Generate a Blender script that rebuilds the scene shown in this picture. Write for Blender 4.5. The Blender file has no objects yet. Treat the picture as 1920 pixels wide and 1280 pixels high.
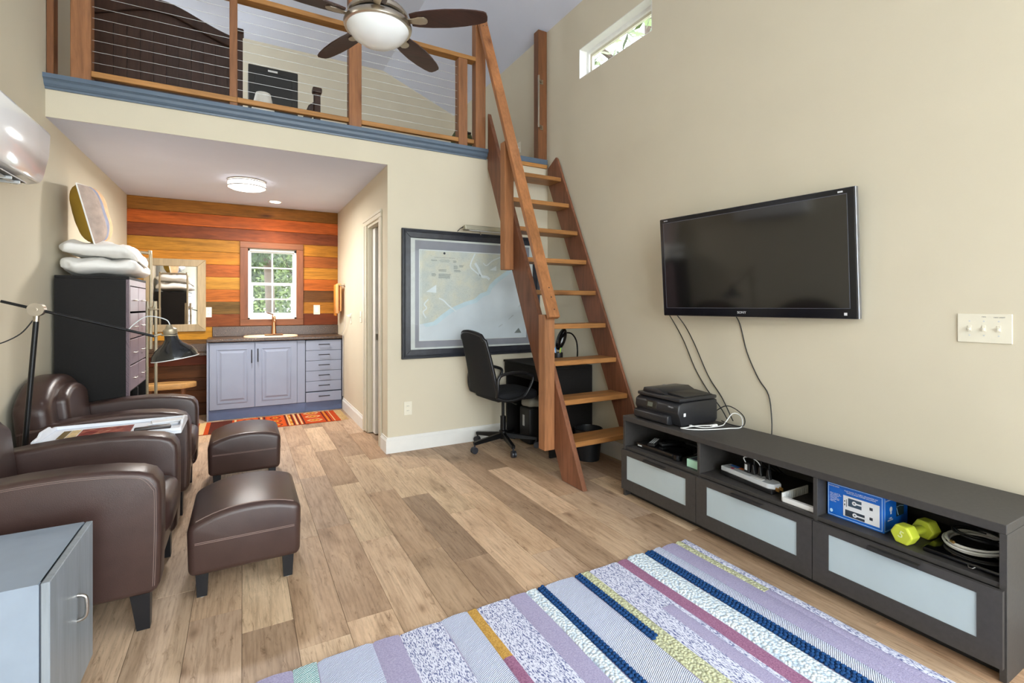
import bpy, bmesh, math, random
from mathutils import Vector, Matrix, noise as mnoise

random.seed(7)
SC = bpy.context.scene
COL = SC.collection
R = math.radians

# ------------------------------------------------------------------ camera
cam_d = bpy.data.cameras.new('camera')
cam = bpy.data.objects.new('camera', cam_d)
COL.objects.link(cam)
cam.location = (0, 0, 1.266)
cam.rotation_euler = (R(90), 0, -math.atan(.554))
cam_d.sensor_width = 36
cam_d.lens = 911 / 1920 * 36
cam_d.shift_y = -67 / 1920
cam_d.clip_start = .05
SC.camera = cam

# ------------------------------------------------------------------ world, light, exposure
world = bpy.data.worlds.new('sky')
SC.world = world
world.use_nodes = True
bg = world.node_tree.nodes['Background']
bg.inputs['Color'].default_value = (.90, .95, 1.0, 1)
bg.inputs['Strength'].default_value = 5.5
vs = SC.view_settings
vs.view_transform = 'Standard'
vs.look = 'None'
vs.gamma = 1
vs.use_curve_mapping = False
vs.exposure = 1.14
try:
    SC.cycles.use_denoising = True
    SC.cycles.max_bounces = 10
    SC.cycles.diffuse_bounces = 6
    SC.cycles.sample_clamp_indirect = 6
except Exception:
    pass


def portal(name, loc, rot, sx, sy):
    d = bpy.data.lights.new(name, 'AREA')
    d.shape = 'RECTANGLE'
    d.size, d.size_y = sx, sy
    d.cycles.is_portal = True
    o = bpy.data.objects.new(name, d)
    o.location, o.rotation_euler = loc, rot
    COL.objects.link(o)


# room dimensions
XL, XR = -1.104, 2.72          # left and right wall faces
YF, YK, YB = 4.16, 6.67, -2.6  # map wall face, kitchen back wall face, wall behind the camera
XK = 1.085                     # kitchen side wall face
ZK, ZL = 2.475, 2.735          # kitchen ceiling, loft floor
EAVE, FLAT = 4.06, 4.48
XA, XB = -.06, 1.68            # flat part of the ceiling
DOORS = (-.75, 2.45, .02, 2.32)   # glazed doors behind the camera (x0,x1,z0,z1)
TRANS = (-.75, 2.45, 2.5, 3.85)   # glazing above them
portal('portal_doors', (.85, YB + .02, 1.17), (R(90), 0, 0), 3.2, 2.3)
portal('portal_transom', (.85, YB + .02, 3.17), (R(90), 0, 0), 3.2, 1.35)
ADDED_SIDE = (-2.1, .15, .85, 2.35)     # unseen window added in the right wall to light the left side (y0,y1,z0,z1)
portal('portal_side', (XR - .01, -.975, 1.6), (0, R(90), 0), 1.5, 2.25)
portal('portal_loft', (XL + .01, 5.85, 3.4), (0, R(-90), 0), .9, 1.2)
portal('portal_clerestory', (XR - .01, 3.17, 3.49), (0, R(90), 0), .28, .9)

# ------------------------------------------------------------------ helpers


def lin(c):
    c = c / 255
    return c / 12.92 if c <= .04045 else ((c + .055) / 1.055) ** 2.4


def rgb(t):
    return (lin(t[0]), lin(t[1]), lin(t[2]), 1)


OFF = {}


class MB:
    """collects shapes, then builds ONE mesh object"""

    def __init__(self, M=None):
        self.v, self.f, self.M = [], [], M

    def add(self, vs_, fs):
        n = len(self.v)
        if self.M is not None:
            vs_ = [self.M @ Vector(p) for p in vs_]
        self.v += [tuple(p) for p in vs_]
        self.f += [tuple(i + n for i in q) for q in fs]
        return self

    def box(self, x0, x1, y0, y1, z0, z1):
        return self.add([(x0, y0, z0), (x1, y0, z0), (x1, y1, z0), (x0, y1, z0), (x0, y0, z1), (x1, y0, z1), (x1, y1, z1), (x0, y1, z1)],
                        [(0, 3, 2, 1), (4, 5, 6, 7), (0, 1, 5, 4), (1, 2, 6, 5), (2, 3, 7, 6), (3, 0, 4, 7)])

    def bm(self, b):
        b.verts.index_update()
        vv = [tuple(v.co) for v in b.verts]
        ff = [tuple(v.index for v in f.verts) for f in b.faces]
        b.free()
        return self.add(vv, ff)

    def rbox(self, x0, x1, y0, y1, z0, z1, r=.01, seg=2):
        b = bmesh.new()
        bmesh.ops.create_cube(b, size=1)
        for v in b.verts:
            v.co = Vector(((x0 + x1) / 2 + v.co.x * (x1 - x0), (y0 + y1) / 2 + v.co.y * (y1 - y0), (z0 + z1) / 2 + v.co.z * (z1 - z0)))
        bmesh.ops.bevel(b, geom=list(b.edges), offset=r, segments=seg, profile=.5, affect='EDGES', clamp_overlap=True)
        return self.bm(b)

    def prism(self, poly, axis, a, c, r=0, seg=2):
        """poly: 2D points; axis 'x': (y,z), 'y': (x,z), 'z': (x,y)"""
        def P(p, t):
            return {'x': (t, p[0], p[1]), 'y': (p[0], t, p[1]), 'z': (p[0], p[1], t)}[axis]
        b = bmesh.new()
        A = [b.verts.new(P(p, a)) for p in poly]
        B = [b.verts.new(P(p, c)) for p in poly]
        n = len(poly)
        b.faces.new(A)
        b.faces.new(B[::-1])
        for i in range(n):
            b.faces.new((A[i], B[i], B[(i + 1) % n], A[(i + 1) % n]))
        bmesh.ops.recalc_face_normals(b, faces=list(b.faces))
        if r:
            ed = [e for e in b.edges if e.calc_face_angle(0) > .6]
            bmesh.ops.bevel(b, geom=ed, offset=r, segments=seg, profile=.5, affect='EDGES', clamp_overlap=True)
        return self.bm(b)

    def cyl(self, p0, p1, r0, r1=None, n=14, caps=True):
        r1 = r0 if r1 is None else r1
        p0, p1 = Vector(p0), Vector(p1)
        d = (p1 - p0).normalized()
        u = d.orthogonal().normalized()
        w = d.cross(u)
        vv = []
        for p, r in ((p0, r0), (p1, r1)):
            for i in range(n):
                a = 2 * math.pi * i / n
                vv.append(p + (u * math.cos(a) + w * math.sin(a)) * r)
        ff = [(i, (i + 1) % n, n + (i + 1) % n, n + i) for i in range(n)]
        if caps:
            ff += [tuple(range(n))[::-1], tuple(range(n, 2 * n))]
        return self.add(vv, ff)

    def tube(self, pts, r, n=8, closed=False, smooth=0):
        pts = [Vector(p) for p in pts]
        if smooth:
            pts = spline(pts, smooth, closed)
        m = len(pts)
        vv, ff = [], []
        prev = None
        for i, p in enumerate(pts):
            if closed:
                d = pts[(i + 1) % m] - pts[i - 1]
            else:
                d = pts[min(i + 1, m - 1)] - pts[max(i - 1, 0)]
            d.normalize()
            if prev is None:
                u = d.orthogonal().normalized()
            else:
                u = (prev - d * prev.dot(d))
                u = u.normalized() if u.length > 1e-6 else d.orthogonal().normalized()
            prev = u
            w = d.cross(u)
            for k in range(n):
                a = 2 * math.pi * k / n
                vv.append(p + (u * math.cos(a) + w * math.sin(a)) * r)
        for i in range(m if closed else m - 1):
            j = (i + 1) % m
            for k in range(n):
                ff.append((i * n + k, i * n + (k + 1) % n, j * n + (k + 1) % n, j * n + k))
        if not closed:
            ff += [tuple(range(n))[::-1], tuple(range((m - 1) * n, m * n))]
        return self.add(vv, ff)

    def lathe(self, c, prof, n=28, M=None, caps=True):
        """prof: (r, z) from bottom to top about the z axis through c; M rotates before moving to c"""
        vv, ff = [], []
        c = Vector(c)
        for r, z in prof:
            for i in range(n):
                a = 2 * math.pi * i / n
                p = Vector((r * math.cos(a), r * math.sin(a), z))
                if M is not None:
                    p = M @ p
                vv.append(c + p)
        m = len(prof)
        for j in range(m - 1):
            for i in range(n):
                ff.append((j * n + i, j * n + (i + 1) % n, (j + 1) * n + (i + 1) % n, (j + 1) * n + i))
        ring = prof[0] == prof[-1]
        if caps and not ring and prof[0][0] > 1e-5:
            ff.append(tuple(range(n))[::-1])
        if caps and not ring and prof[-1][0] > 1e-5:
            ff.append(tuple(range((m - 1) * n, m * n)))
        return self.add(vv, ff)

    def superell(self, c, s, e1=.4, e2=.4, nu=28, nv=16, wob=0, ws=4, seed=0):
        def sp(x, e):
            return math.copysign(abs(x) ** e, x)
        vv, ff = [], []
        for j in range(nv + 1):
            t = -math.pi / 2 + math.pi * j / nv
            for i in range(nu):
                a = 2 * math.pi * i / nu
                p = Vector((s[0] * sp(math.cos(t), e1) * sp(math.cos(a), e2), s[1] * sp(math.cos(t), e1) * sp(math.sin(a), e2), s[2] * sp(math.sin(t), e1)))
                if wob:
                    q = Vector(p) * ws + Vector((seed, seed * 2.3, 0))
                    p += p.normalized() * (mnoise.fractal(q, 1, 2, 4) * wob)
                vv.append(Vector(c) + p)
        for j in range(nv):
            for i in range(nu):
                ff.append((j * nu + i, j * nu + (i + 1) % nu, (j + 1) * nu + (i + 1) % nu, (j + 1) * nu + i))
        return self.add(vv, ff)

    def ell(self, c, s, nu=10, nv=6):
        return self.superell(c, s, 1, 1, nu, nv)

    def mesh(self, name, smooth=None, off=None):
        me = bpy.data.meshes.new(name)
        vv = self.v if off is None else [(p[0] - off[0], p[1] - off[1], p[2] - off[2]) for p in self.v]
        me.from_pydata(vv, [], self.f)
        b = bmesh.new()
        b.from_mesh(me)
        if smooth is not None:
            bmesh.ops.remove_doubles(b, verts=list(b.verts), dist=1e-6)
        bmesh.ops.recalc_face_normals(b, faces=list(b.faces))
        b.to_mesh(me)
        b.free()
        if smooth is not None:
            me.polygons.foreach_set('use_smooth', [True] * len(me.polygons))
            me.set_sharp_from_angle(angle=R(smooth))
        me.update()
        return me

    def build(self, name, mat, parent=None, smooth=None):
        off = OFF.get(parent.name) if parent is not None else None
        me = self.mesh(name, smooth, off)
        me.materials.append(mat)
        o = bpy.data.objects.new(name, me)
        COL.objects.link(o)
        if parent is not None:
            o.parent = parent
            if off is not None:
                OFF[o.name] = off
        return o


def spline(p, k, closed=False):
    out = []
    n = len(p)
    rng = range(n if closed else n - 1)
    for i in rng:
        if closed:
            a, b, c, d = p[i - 1], p[i], p[(i + 1) % n], p[(i + 2) % n]
        else:
            a, b, c, d = p[max(i - 1, 0)], p[i], p[i + 1], p[min(i + 2, n - 1)]
        for j in range(k):
            t = j / k
            out.append(.5 * ((2 * b) + (c - a) * t + (2 * a - 5 * b + 4 * c - d) * t * t + (3 * b - a - 3 * c + d) * t ** 3))
    if not closed:
        out.append(p[-1])
    return out


def thing(name, label, cat, loc, group=None, rz=0):
    """an Empty at the thing's base; with rz == 0 its parts are given in world coordinates"""
    o = bpy.data.objects.new(name, None)
    o.empty_display_size = .05
    o.location = loc
    o.rotation_euler = (0, 0, rz)
    COL.objects.link(o)
    o['label'], o['category'] = label, cat
    if group:
        o['group'] = group
    if rz == 0:
        OFF[o.name] = tuple(loc)
    return o


def tag(o, label, cat, group=None):
    o['label'], o['category'] = label, cat
    if group:
        o['group'] = group
    return o


def struct(o, label=None):
    o['kind'] = 'structure'
    if label:
        o['label'] = label
    return o


def text(name, s, size, mat, parent, M, ext=.0004, align='CENTER'):
    c = bpy.data.curves.new(name, 'FONT')
    c.body = s
    c.size = size
    c.extrude = ext
    c.align_x, c.align_y = align, 'CENTER'
    c.resolution_u = 2
    c.materials.append(mat)
    tmp = bpy.data.objects.new(name, c)
    me = bpy.data.meshes.new_from_object(tmp)
    bpy.data.objects.remove(tmp)
    me.transform(M)
    off = OFF.get(parent.name)
    if off is not None:
        me.transform(Matrix.Translation(-Vector(off)))
    o = bpy.data.objects.new(name, me)
    COL.objects.link(o)
    o.parent = parent
    return o


def frame(origin, xdir, ydir):
    x, y = Vector(xdir).normalized(), Vector(ydir).normalized()
    z = x.cross(y)
    M = Matrix((x, y, z)).transposed().to_4x4()
    M.translation = Vector(origin)
    return M


# ------------------------------------------------------------------ materials
def new_mat(name):
    m = bpy.data.materials.new(name)
    m.use_nodes = True
    nt = m.node_tree
    return m, nt, nt.nodes['Principled BSDF']


def nd(nt, t, **k):
    n = nt.nodes.new(t)
    for a, b in k.items():
        if a in n.inputs:
            n.inputs[a].default_value = b
        else:
            setattr(n, a, b)
    return n


def coords(nt, scale=(1, 1, 1), rot=(0, 0, 0), rand=False):
    tc = nd(nt, 'ShaderNodeTexCoord')
    mp = nd(nt, 'ShaderNodeMapping')
    mp.inputs['Rotation'].default_value = rot
    mp.inputs['Scale'].default_value = scale
    src = tc.outputs['Object']
    if rand:
        oi = nd(nt, 'ShaderNodeObjectInfo')
        mu = nd(nt, 'ShaderNodeMath', operation='MULTIPLY')
        mu.inputs[1].default_value = 61.7
        nt.links.new(oi.outputs['Random'], mu.inputs[0])
        va = nd(nt, 'ShaderNodeVectorMath', operation='ADD')
        nt.links.new(src, va.inputs[0])
        nt.links.new(mu.outputs[0], va.inputs[1])
        src = va.outputs[0]
    nt.links.new(src, mp.inputs['Vector'])
    return mp.outputs['Vector']


def ramp(nt, fac, stops):
    r = nd(nt, 'ShaderNodeValToRGB')
    el = r.color_ramp.elements
    el[0].position, el[0].color = stops[0]
    el[1].position, el[1].color = stops[-1]
    for p, c in stops[1:-1]:
        e = el.new(p)
        e.color = c
    nt.links.new(fac, r.inputs['Fac'])
    return r.outputs['Color']


def mix(nt, kind, fac, a, b):
    m = nd(nt, 'ShaderNodeMix', data_type='RGBA', blend_type=kind)
    for sock, val in ((m.inputs[0], fac), (m.inputs[6], a), (m.inputs[7], b)):
        if hasattr(val, 'links') or hasattr(val, 'is_linked'):
            nt.links.new(val, sock)
        else:
            sock.default_value = val
    return m.outputs[2]


def bump(nt, bs, h, strength, dist=.01):
    b = nd(nt, 'ShaderNodeBump')
    b.inputs['Strength'].default_value = strength
    b.inputs['Distance'].default_value = dist
    nt.links.new(h, b.inputs['Height'])
    nt.links.new(b.outputs[0], bs.inputs['Normal'])


def simple(name, c, rough=.5, metal=0, var=.06, vs_=12, bmp=0, bs_=150, spec=.5, emit=None, es=1, coat=0):
    m, nt, b = new_mat(name)
    b.inputs['Roughness'].default_value = rough
    b.inputs['Metallic'].default_value = metal
    b.inputs['Specular IOR Level'].default_value = spec
    b.inputs['Coat Weight'].default_value = coat
    v = coords(nt)
    n = nd(nt, 'ShaderNodeTexNoise')
    n.inputs['Scale'].default_value = vs_
    n.inputs['Detail'].default_value = 4
    nt.links.new(v, n.inputs['Vector'])
    k = rgb(c)
    lo = tuple(x * (1 - var) for x in k[:3]) + (1,)
    hi = tuple(min(1, x * (1 + var)) for x in k[:3]) + (1,)
    nt.links.new(ramp(nt, n.outputs['Fac'], [(.3, lo), (.7, hi)]), b.inputs['Base Color'])
    if bmp:
        n2 = nd(nt, 'ShaderNodeTexNoise')
        n2.inputs['Scale'].default_value = bs_
        n2.inputs['Detail'].default_value = 3
        nt.links.new(v, n2.inputs['Vector'])
        bump(nt, b, n2.outputs['Fac'], bmp, .004)
    if emit:
        b.inputs['Emission Color'].default_value = rgb(emit)
        b.inputs['Emission Strength'].default_value = es
    return m


def wood(name, c=None, axis='X', sc=7, contrast=.45, rough=.5, knots=.7, rot=(0, 0, 0), rand=True, spec=.4, patch=.25):
    """c None: the tint comes from the object's own colour"""
    m, nt, b = new_mat(name)
    b.inputs['Roughness'].default_value = rough
    b.inputs['Specular IOR Level'].default_value = spec
    st = {'X': (.09, 1, 1), 'Y': (1, .09, 1), 'Z': (1, 1, .09)}[axis]
    v = coords(nt, tuple(s * sc for s in st), rot, rand)
    n = nd(nt, 'ShaderNodeTexNoise')
    n.inputs['Scale'].default_value = 1.6
    n.inputs['Detail'].default_value = 9
    n.inputs['Roughness'].default_value = .68
    n.inputs['Distortion'].default_value = .9
    nt.links.new(v, n.inputs['Vector'])
    f = nd(nt, 'ShaderNodeTexNoise')
    f.inputs['Scale'].default_value = 9
    f.inputs['Detail'].default_value = 4
    nt.links.new(v, f.inputs['Vector'])
    if c is None:
        oi = nd(nt, 'ShaderNodeObjectInfo')
        base = oi.outputs['Color']
    else:
        rg = nd(nt, 'ShaderNodeRGB')
        rg.outputs[0].default_value = rgb(c)
        base = rg.outputs[0]
    d = 1 - contrast
    g1 = ramp(nt, n.outputs['Fac'], [(.3, (d, d, d * .95, 1)), (.52, (1, 1, 1, 1)), (.75, (1.12, 1.1, 1.05, 1))])
    g2 = ramp(nt, f.outputs['Fac'], [(.35, (1 - contrast * .4,) * 3 + (1,)), (.6, (1.04, 1.04, 1.04, 1))])
    cc = mix(nt, 'MULTIPLY', 1.0, base, g1)
    cc = mix(nt, 'MULTIPLY', 1.0, cc, g2)
    if patch:
        pz = nd(nt, 'ShaderNodeTexNoise')
        pz.inputs['Scale'].default_value = .5
        pz.inputs['Detail'].default_value = 2
        nt.links.new(v, pz.inputs['Vector'])
        g3 = ramp(nt, pz.outputs['Fac'], [(.3, (1 - patch,) * 3 + (1,)), (.7, (1 + patch * .5,) * 3 + (1,))])
        cc = mix(nt, 'MULTIPLY', 1.0, cc, g3)
    if knots:
        kv = coords(nt, tuple((.35 if s < 1 else 1) * 3.2 for s in st), rot, rand)
        w = nd(nt, 'ShaderNodeTexVoronoi')
        w.inputs['Scale'].default_value = 1.25
        nt.links.new(kv, w.inputs['Vector'])
        kf = ramp(nt, w.outputs['Distance'], [(.03, (.3, .2, .15, 1)), (.1, (.75, .68, .62, 1)), (.16, (1, 1, 1, 1))])
        cc = mix(nt, 'MULTIPLY', knots, cc, kf)
    nt.links.new(cc, b.inputs['Base Color'])
    bump(nt, b, f.outputs['Fac'], .12, .003)
    return m


WALL = simple('wall_paint_beige', (208, 199, 178), .85, var=.015, vs_=3, bmp=.08, bs_=260, spec=.2)
CEIL = simple('ceiling_paint', (214, 220, 238), .9, var=.015, vs_=3, bmp=.06, bs_=260, spec=.2)
WHITE_TRIM = simple('trim_white', (225, 224, 220), .45, var=.02)
CASE_TRIM = simple('casing_paint', (205, 198, 178), .5, var=.02)
BLUE_TRIM = simple('trim_blue_grey', (88, 104, 122), .38, var=.05)


def floor_mat():
    m, nt, b = new_mat('floor_plank')
    b.inputs['Roughness'].default_value = .48
    b.inputs['Specular IOR Level'].default_value = .35
    oi = nd(nt, 'ShaderNodeObjectInfo')

    def nz(scale, det, rough=.6, dist=0):
        v = coords(nt, scale, rand=True)
        n = nd(nt, 'ShaderNodeTexNoise')
        n.inputs['Scale'].default_value = 1
        n.inputs['Detail'].default_value = det
        n.inputs['Roughness'].default_value = rough
        n.inputs['Distortion'].default_value = dist
        nt.links.new(v, n.inputs['Vector'])
        return n.outputs['Fac']
    a = nz((7, 1.6, 7), 6, .65, .6)
    c = mix(nt, 'MULTIPLY', 1.0, oi.outputs['Color'], ramp(nt, a, [(.28, (.58, .53, .48, 1)), (.45, (.9, .87, .84, 1)), (.6, (1.04, 1.04, 1.03, 1)), (.75, (1.3, 1.3, 1.28, 1))]))
    f = nz((95, 5, 60), 4)
    c = mix(nt, 'MULTIPLY', 1.0, c, ramp(nt, f, [(.32, (.74, .72, .7, 1)), (.55, (1.03, 1.03, 1.03, 1))]))
    k = nz((34, 6.5, 34), 7, .75, 1.5)
    c = mix(nt, 'MULTIPLY', 1.0, c, ramp(nt, k, [(.30, (.34, .29, .25, 1)), (.38, (.80, .77, .74, 1)), (.46, (1, 1, 1, 1))]))
    kv = coords(nt, (5.2, 2.3, 5.2), rand=True)
    w = nd(nt, 'ShaderNodeTexVoronoi')
    w.inputs['Scale'].default_value = 1
    nt.links.new(kv, w.inputs['Vector'])
    c = mix(nt, 'MULTIPLY', .8, c, ramp(nt, w.outputs['Distance'], [(.02, (.4, .34, .3, 1)), (.09, (.84, .8, .77, 1)), (.17, (1, 1, 1, 1))]))
    nt.links.new(c, b.inputs['Base Color'])
    bump(nt, b, f, .1, .002)
    return m


FLOORW = floor_mat()
FLOORB = simple('floor_groove', (92, 74, 58), .9)
CEDAR = wood('cedar_plank', None, 'X', 11, .5, .5, .9, spec=.18, patch=.28)
LADX = wood('tread_wood', (164, 112, 62), 'X', 9, .4, .45, .6)
LADS = wood('stringer_wood', (128, 82, 58), 'Z', 8, .38, .45, .6, rot=(R(-25.4), 0, 0))
LADR = wood('handrail_wood', (170, 112, 68), 'Z', 8, .32, .45, .7, rot=(R(-24), 0, 0))
POSTW = wood('post_wood', (158, 106, 68), 'Z', 7, .4, .5, .7)
POSTD = wood('post_wood_dark', (128, 82, 50), 'Z', 7, .35, .5, .5)
RAILW = wood('rail_wood', (178, 126, 70), 'X', 7, .4, .5, .7)
WINW = wood('window_casing_wood', (128, 74, 42), 'Z', 9, .35, .5, .3)
WINWX = wood('window_casing_wood_flat', (132, 78, 44), 'X', 9, .35, .5, .3)
DARKW = wood('dark_bed_wood', (66, 44, 34), 'Z', 9, .3, .4, 0)
BLADE = wood('blade_wood', (64, 38, 32), 'X', 12, .4, .35, 0)
MIRW = wood('mirror_frame_wood', (164, 144, 112), 'Z', 10, .2, .5, 0)
STOOLW = wood('stool_wood', (196, 150, 92), 'X', 14, .45, .5, .2)
STEEL = simple('brushed_steel', (190, 186, 180), .28, 1, var=.05, vs_=40)
CABLE = simple('cable_steel', (176, 176, 174), .4, .6)
NICKEL = simple('brushed_nickel', (182, 172, 158), .3, 1, var=.06, vs_=30)
BRONZE = simple('faucet_copper', (205, 150, 110), .25, 1, var=.05)
BRASS = simple('rack_brass', (170, 158, 134), .4, .6)
BLACKP = simple('black_plastic', (22, 22, 24), .45, var=.15)
BLACKG = simple('black_gloss', (10, 10, 12), .12, var=.05)
BLACKM = simple('black_metal', (18, 18, 20), .35, .3)
BLACKFAB = simple('black_mesh_fabric', (16, 17, 22), .85, var=.25, vs_=300, bmp=.3, bs_=600)
BENCH = simple('bench_black_brown', (58, 55, 53), .55, var=.12, vs_=60, bmp=.08, bs_=300)
FROST = simple('frosted_glass', (178, 192, 197), .3, var=.02, spec=.6)
SCREEN = simple('tv_screen', (18, 17, 17), .08, var=.02, spec=1.0)
BEZEL = simple('tv_bezel', (14, 15, 22), .15, var=.02)
WHITEP = simple('white_plastic', (228, 228, 226), .4, var=.02)
CREAMP = simple('cream_plastic', (226, 220, 202), .4, var=.02)
GREYP = simple('pale_grey_plastic', (198, 202, 205), .4, var=.03)
LEATHER = simple('brown_leather', (62, 44, 40), .31, var=.1, vs_=14, bmp=.16, bs_=420, spec=.5)
STITCH = simple('stitch_thread', (138, 116, 108), .7)
BLACKLEG = simple('leg_black', (16, 17, 22), .4, var=.1)
GREYCAB = simple('grey_lacquer', (138, 150, 165), .45, var=.06, vs_=9)
DOORMET = wood('grey_streaked_front', (146, 154, 162), 'Z', 10, .18, .35, 0)
BLUECAB = simple('cabinet_paint_blue_grey', (140, 148, 168), .5, var=.03, vs_=6)
BLUEKICK = simple('toe_kick_blue', (84, 98, 132), .5, var=.06)
DRAWERF = simple('drawer_front_plum', (122, 104, 112), .35, var=.06)
BLACKCAB = simple('cabinet_black', (24, 22, 21), .6, var=.15, vs_=80, bmp=.06, bs_=300, spec=.22)
LINEN = simple('white_linen', (236, 234, 230), .9, var=.03, vs_=5, bmp=.35, bs_=22)
MUSTARD = simple('mustard_linen', (150, 118, 30), .9, var=.1, bmp=.2)


def thin_glass():
    m = bpy.data.materials.new('window_glass')
    m.use_nodes = True
    nt = m.node_tree
    nt.nodes.clear()
    out = nd(nt, 'ShaderNodeOutputMaterial')
    tr_ = nd(nt, 'ShaderNodeBsdfTransparent')
    tr_.inputs['Color'].default_value = (.97, .985, .98, 1)
    gl = nd(nt, 'ShaderNodeBsdfGlossy')
    gl.inputs['Roughness'].default_value = .02
    fw = nd(nt, 'ShaderNodeLayerWeight')
    pw_ = nd(nt, 'ShaderNodeMath', operation='POWER')
    pw_.inputs[1].default_value = 4
    nt.links.new(fw.outputs['Facing'], pw_.inputs[0])
    lw = nd(nt, 'ShaderNodeMath', operation='MULTIPLY_ADD')
    lw.inputs[1].default_value = .4
    lw.inputs[2].default_value = .006
    nt.links.new(pw_.outputs[0], lw.inputs[0])
    mx = nd(nt, 'ShaderNodeMixShader')
    nt.links.new(lw.outputs[0], mx.inputs[0])
    nt.links.new(tr_.outputs[0], mx.inputs[1])
    nt.links.new(gl.outputs[0], mx.inputs[2])
    nt.links.new(mx.outputs[0], out.inputs['Surface'])
    return m


GLASS_M = thin_glass()
MIRROR = simple('mirror_silver', (225, 225, 225), .02, 1, var=0)
YELLOWG = simple('dumbbell_vinyl', (196, 206, 62), .45, var=.05)
BLUEBOX = simple('box_blue', (18, 102, 200), .4, var=.06)
PAPER = simple('print_white', (228, 230, 234), .5, var=.02)
INK = simple('ink_dark', (50, 56, 66), .6)
PLANTG = simple('leaf_green', (46, 62, 24), .6, var=.5, vs_=2)
PLANTG2 = simple('leaf_light_green', (74, 88, 38), .6, var=.5, vs_=2)
BARK = simple('bark', (72, 60, 50), .9, var=.3, vs_=9, bmp=.6, bs_=20)
GROUND = simple('ground_leaf_litter', (62, 68, 40), .95, var=.3, vs_=3)
BOUNCE_DECK = simple('bounce_deck_pale', (216, 212, 204), .8, var=.06)  # kept pale so the unseen deck throws daylight up to the ceiling


def granite():
    m, nt, b = new_mat('granite_laminate')
    b.inputs['Roughness'].default_value = .3
    v = coords(nt)
    w = nd(nt, 'ShaderNodeTexNoise')
    w.inputs['Scale'].default_value = 95
    w.inputs['Detail'].default_value = 5
    nt.links.new(v, w.inputs['Vector'])
    c = ramp(nt, w.outputs['Fac'], [(.35, rgb((34, 24, 18))), (.5, rgb((86, 62, 44))), (.62, rgb((56, 42, 32))), (.72, rgb((166, 134, 100)))])
    nt.links.new(c, b.inputs['Base Color'])
    return m


GRANITE = granite()


def emitter(name, c, s):
    m, nt, b = new_mat(name)
    b.inputs['Base Color'].default_value = rgb(c)
    b.inputs['Emission Color'].default_value = rgb(c)
    b.inputs['Emission Strength'].default_value = s
    return m


LAMPGLOW = emitter('lamp_glow', (255, 248, 240), 1.6)
DOWNGLOW = emitter('downlight_glow', (255, 244, 225), 5)
OPAL = simple('opal_glass', (238, 242, 246), .18, var=.01, coat=.3)

# ------------------------------------------------------------------ structure


def cells(rng, holes):
    (a0, a1, b0, b1) = rng
    A = sorted({a0, a1, *[h[0] for h in holes], *[h[1] for h in holes]})
    B = sorted({b0, b1, *[h[2] for h in holes], *[h[3] for h in holes]})
    for i in range(len(A) - 1):
        for j in range(len(B) - 1):
            ca, cb = (A[i] + A[i + 1]) / 2, (B[j] + B[j + 1]) / 2
            if not any(h[0] < ca < h[1] and h[2] < cb < h[3] for h in holes):
                yield A[i], A[i + 1], B[j], B[j + 1]


CLR = (2.714, 3.627, 3.355, 3.632)      # clerestory in the right wall (y0,y1,z0,z1)
m = MB()
for a0, a1, b0, b1 in cells((YB - .15, YK + .15, 0, EAVE), [CLR, ADDED_SIDE]):
    m.box(XR, XR + .15, a0, a1, b0, b1)
wall_right = struct(m.build('wall_right', WALL), 'beige painted wall carrying the television')
m = MB()
ADDED_LFT = (5.25, 6.45, 2.95, 3.85)          # unseen window added in the left wall to brighten the loft
for a0, a1, b0, b1 in cells((YB - .15, YK + .15, 0, EAVE), [CLR, ADDED_LFT]):
    m.box(XL - .15, XL, a0, a1, b0, b1)
wall_left = struct(m.build('wall_left', WALL), 'beige painted wall behind the armchairs')
m = MB()
m.box(XK, XR, YF, YF + .12, 0, 2.66)
m.box(XL, XK, YF, YF + .12, ZK + .03, 2.66)
m.box(XL, XK, YF, YF + .004, ZK, ZK + .03)
wall_far = struct(m.build('wall_far', WALL), 'beige wall under the loft with the map')
DOOR = (4.42, 4.93, 0, 2.06)
m = MB()
for a0, a1, b0, b1 in cells((YF + .12, YK, 0, ZK), [DOOR]):
    m.box(XK, XK + .12, a0, a1, b0, b1)
wall_kr = struct(m.build('wall_kitchen_side', WALL), 'beige kitchen side wall with doorway')
KW = (.05, .592, 1.10, 1.955)
m = MB()
for a0, a1, b0, b1 in cells((XL, XR, 0, 2.66), [KW]):
    m.box(a0, a1, YK, YK + .15, b0, b1)
m.prism([(XL, 2.66), (XR, 2.66), (XR, EAVE), (XB, FLAT), (XA, FLAT), (XL, EAVE)], 'y', YK, YK + .15)
wall_back = struct(m.build('wall_kitchen_back', WALL), 'end wall of the kitchen and loft')
m = MB()
for a0, a1, b0, b1 in cells((XL, XR, 0, EAVE), [DOORS, TRANS]):
    m.box(a0, a1, YB - .15, YB, b0, b1)
m.prism([(XL, EAVE), (XR, EAVE), (XB, FLAT), (XA, FLAT)], 'y', YB - .15, YB)
struct(m.build('wall_front', WALL), 'beige wall with glazed doors behind the viewer')
m = MB()
m.prism([(XL - .15, EAVE - .061), (XL, EAVE), (XA, FLAT), (XB, FLAT), (XR, EAVE), (XR + .15, EAVE - .061), (XR + .15, EAVE + .1), (XB, FLAT + .12), (XA, FLAT + .12), (XL - .15, EAVE + .1)], 'y', YB - .15, YK + .15)
struct(m.build('ceiling', CEIL), 'pale grey vaulted ceiling with flat centre')
m = MB()
m.box(XL, XK, YF + .004, YF + .12, ZK, ZK + .03)
m.box(XL, XR, YF + .12, YK, ZK, ZK + .03)
struct(m.build('ceiling_kitchen', CEIL), 'low pale grey kitchen ceiling under the loft')
LOFTF = wood('loft_boards', (176, 136, 92), 'X', 6, .3)
m = MB().box(XL, XR, YF + .02, YK, 2.66, ZL)
struct(m.build('floor_loft', LOFTF), 'wooden loft floor')
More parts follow.
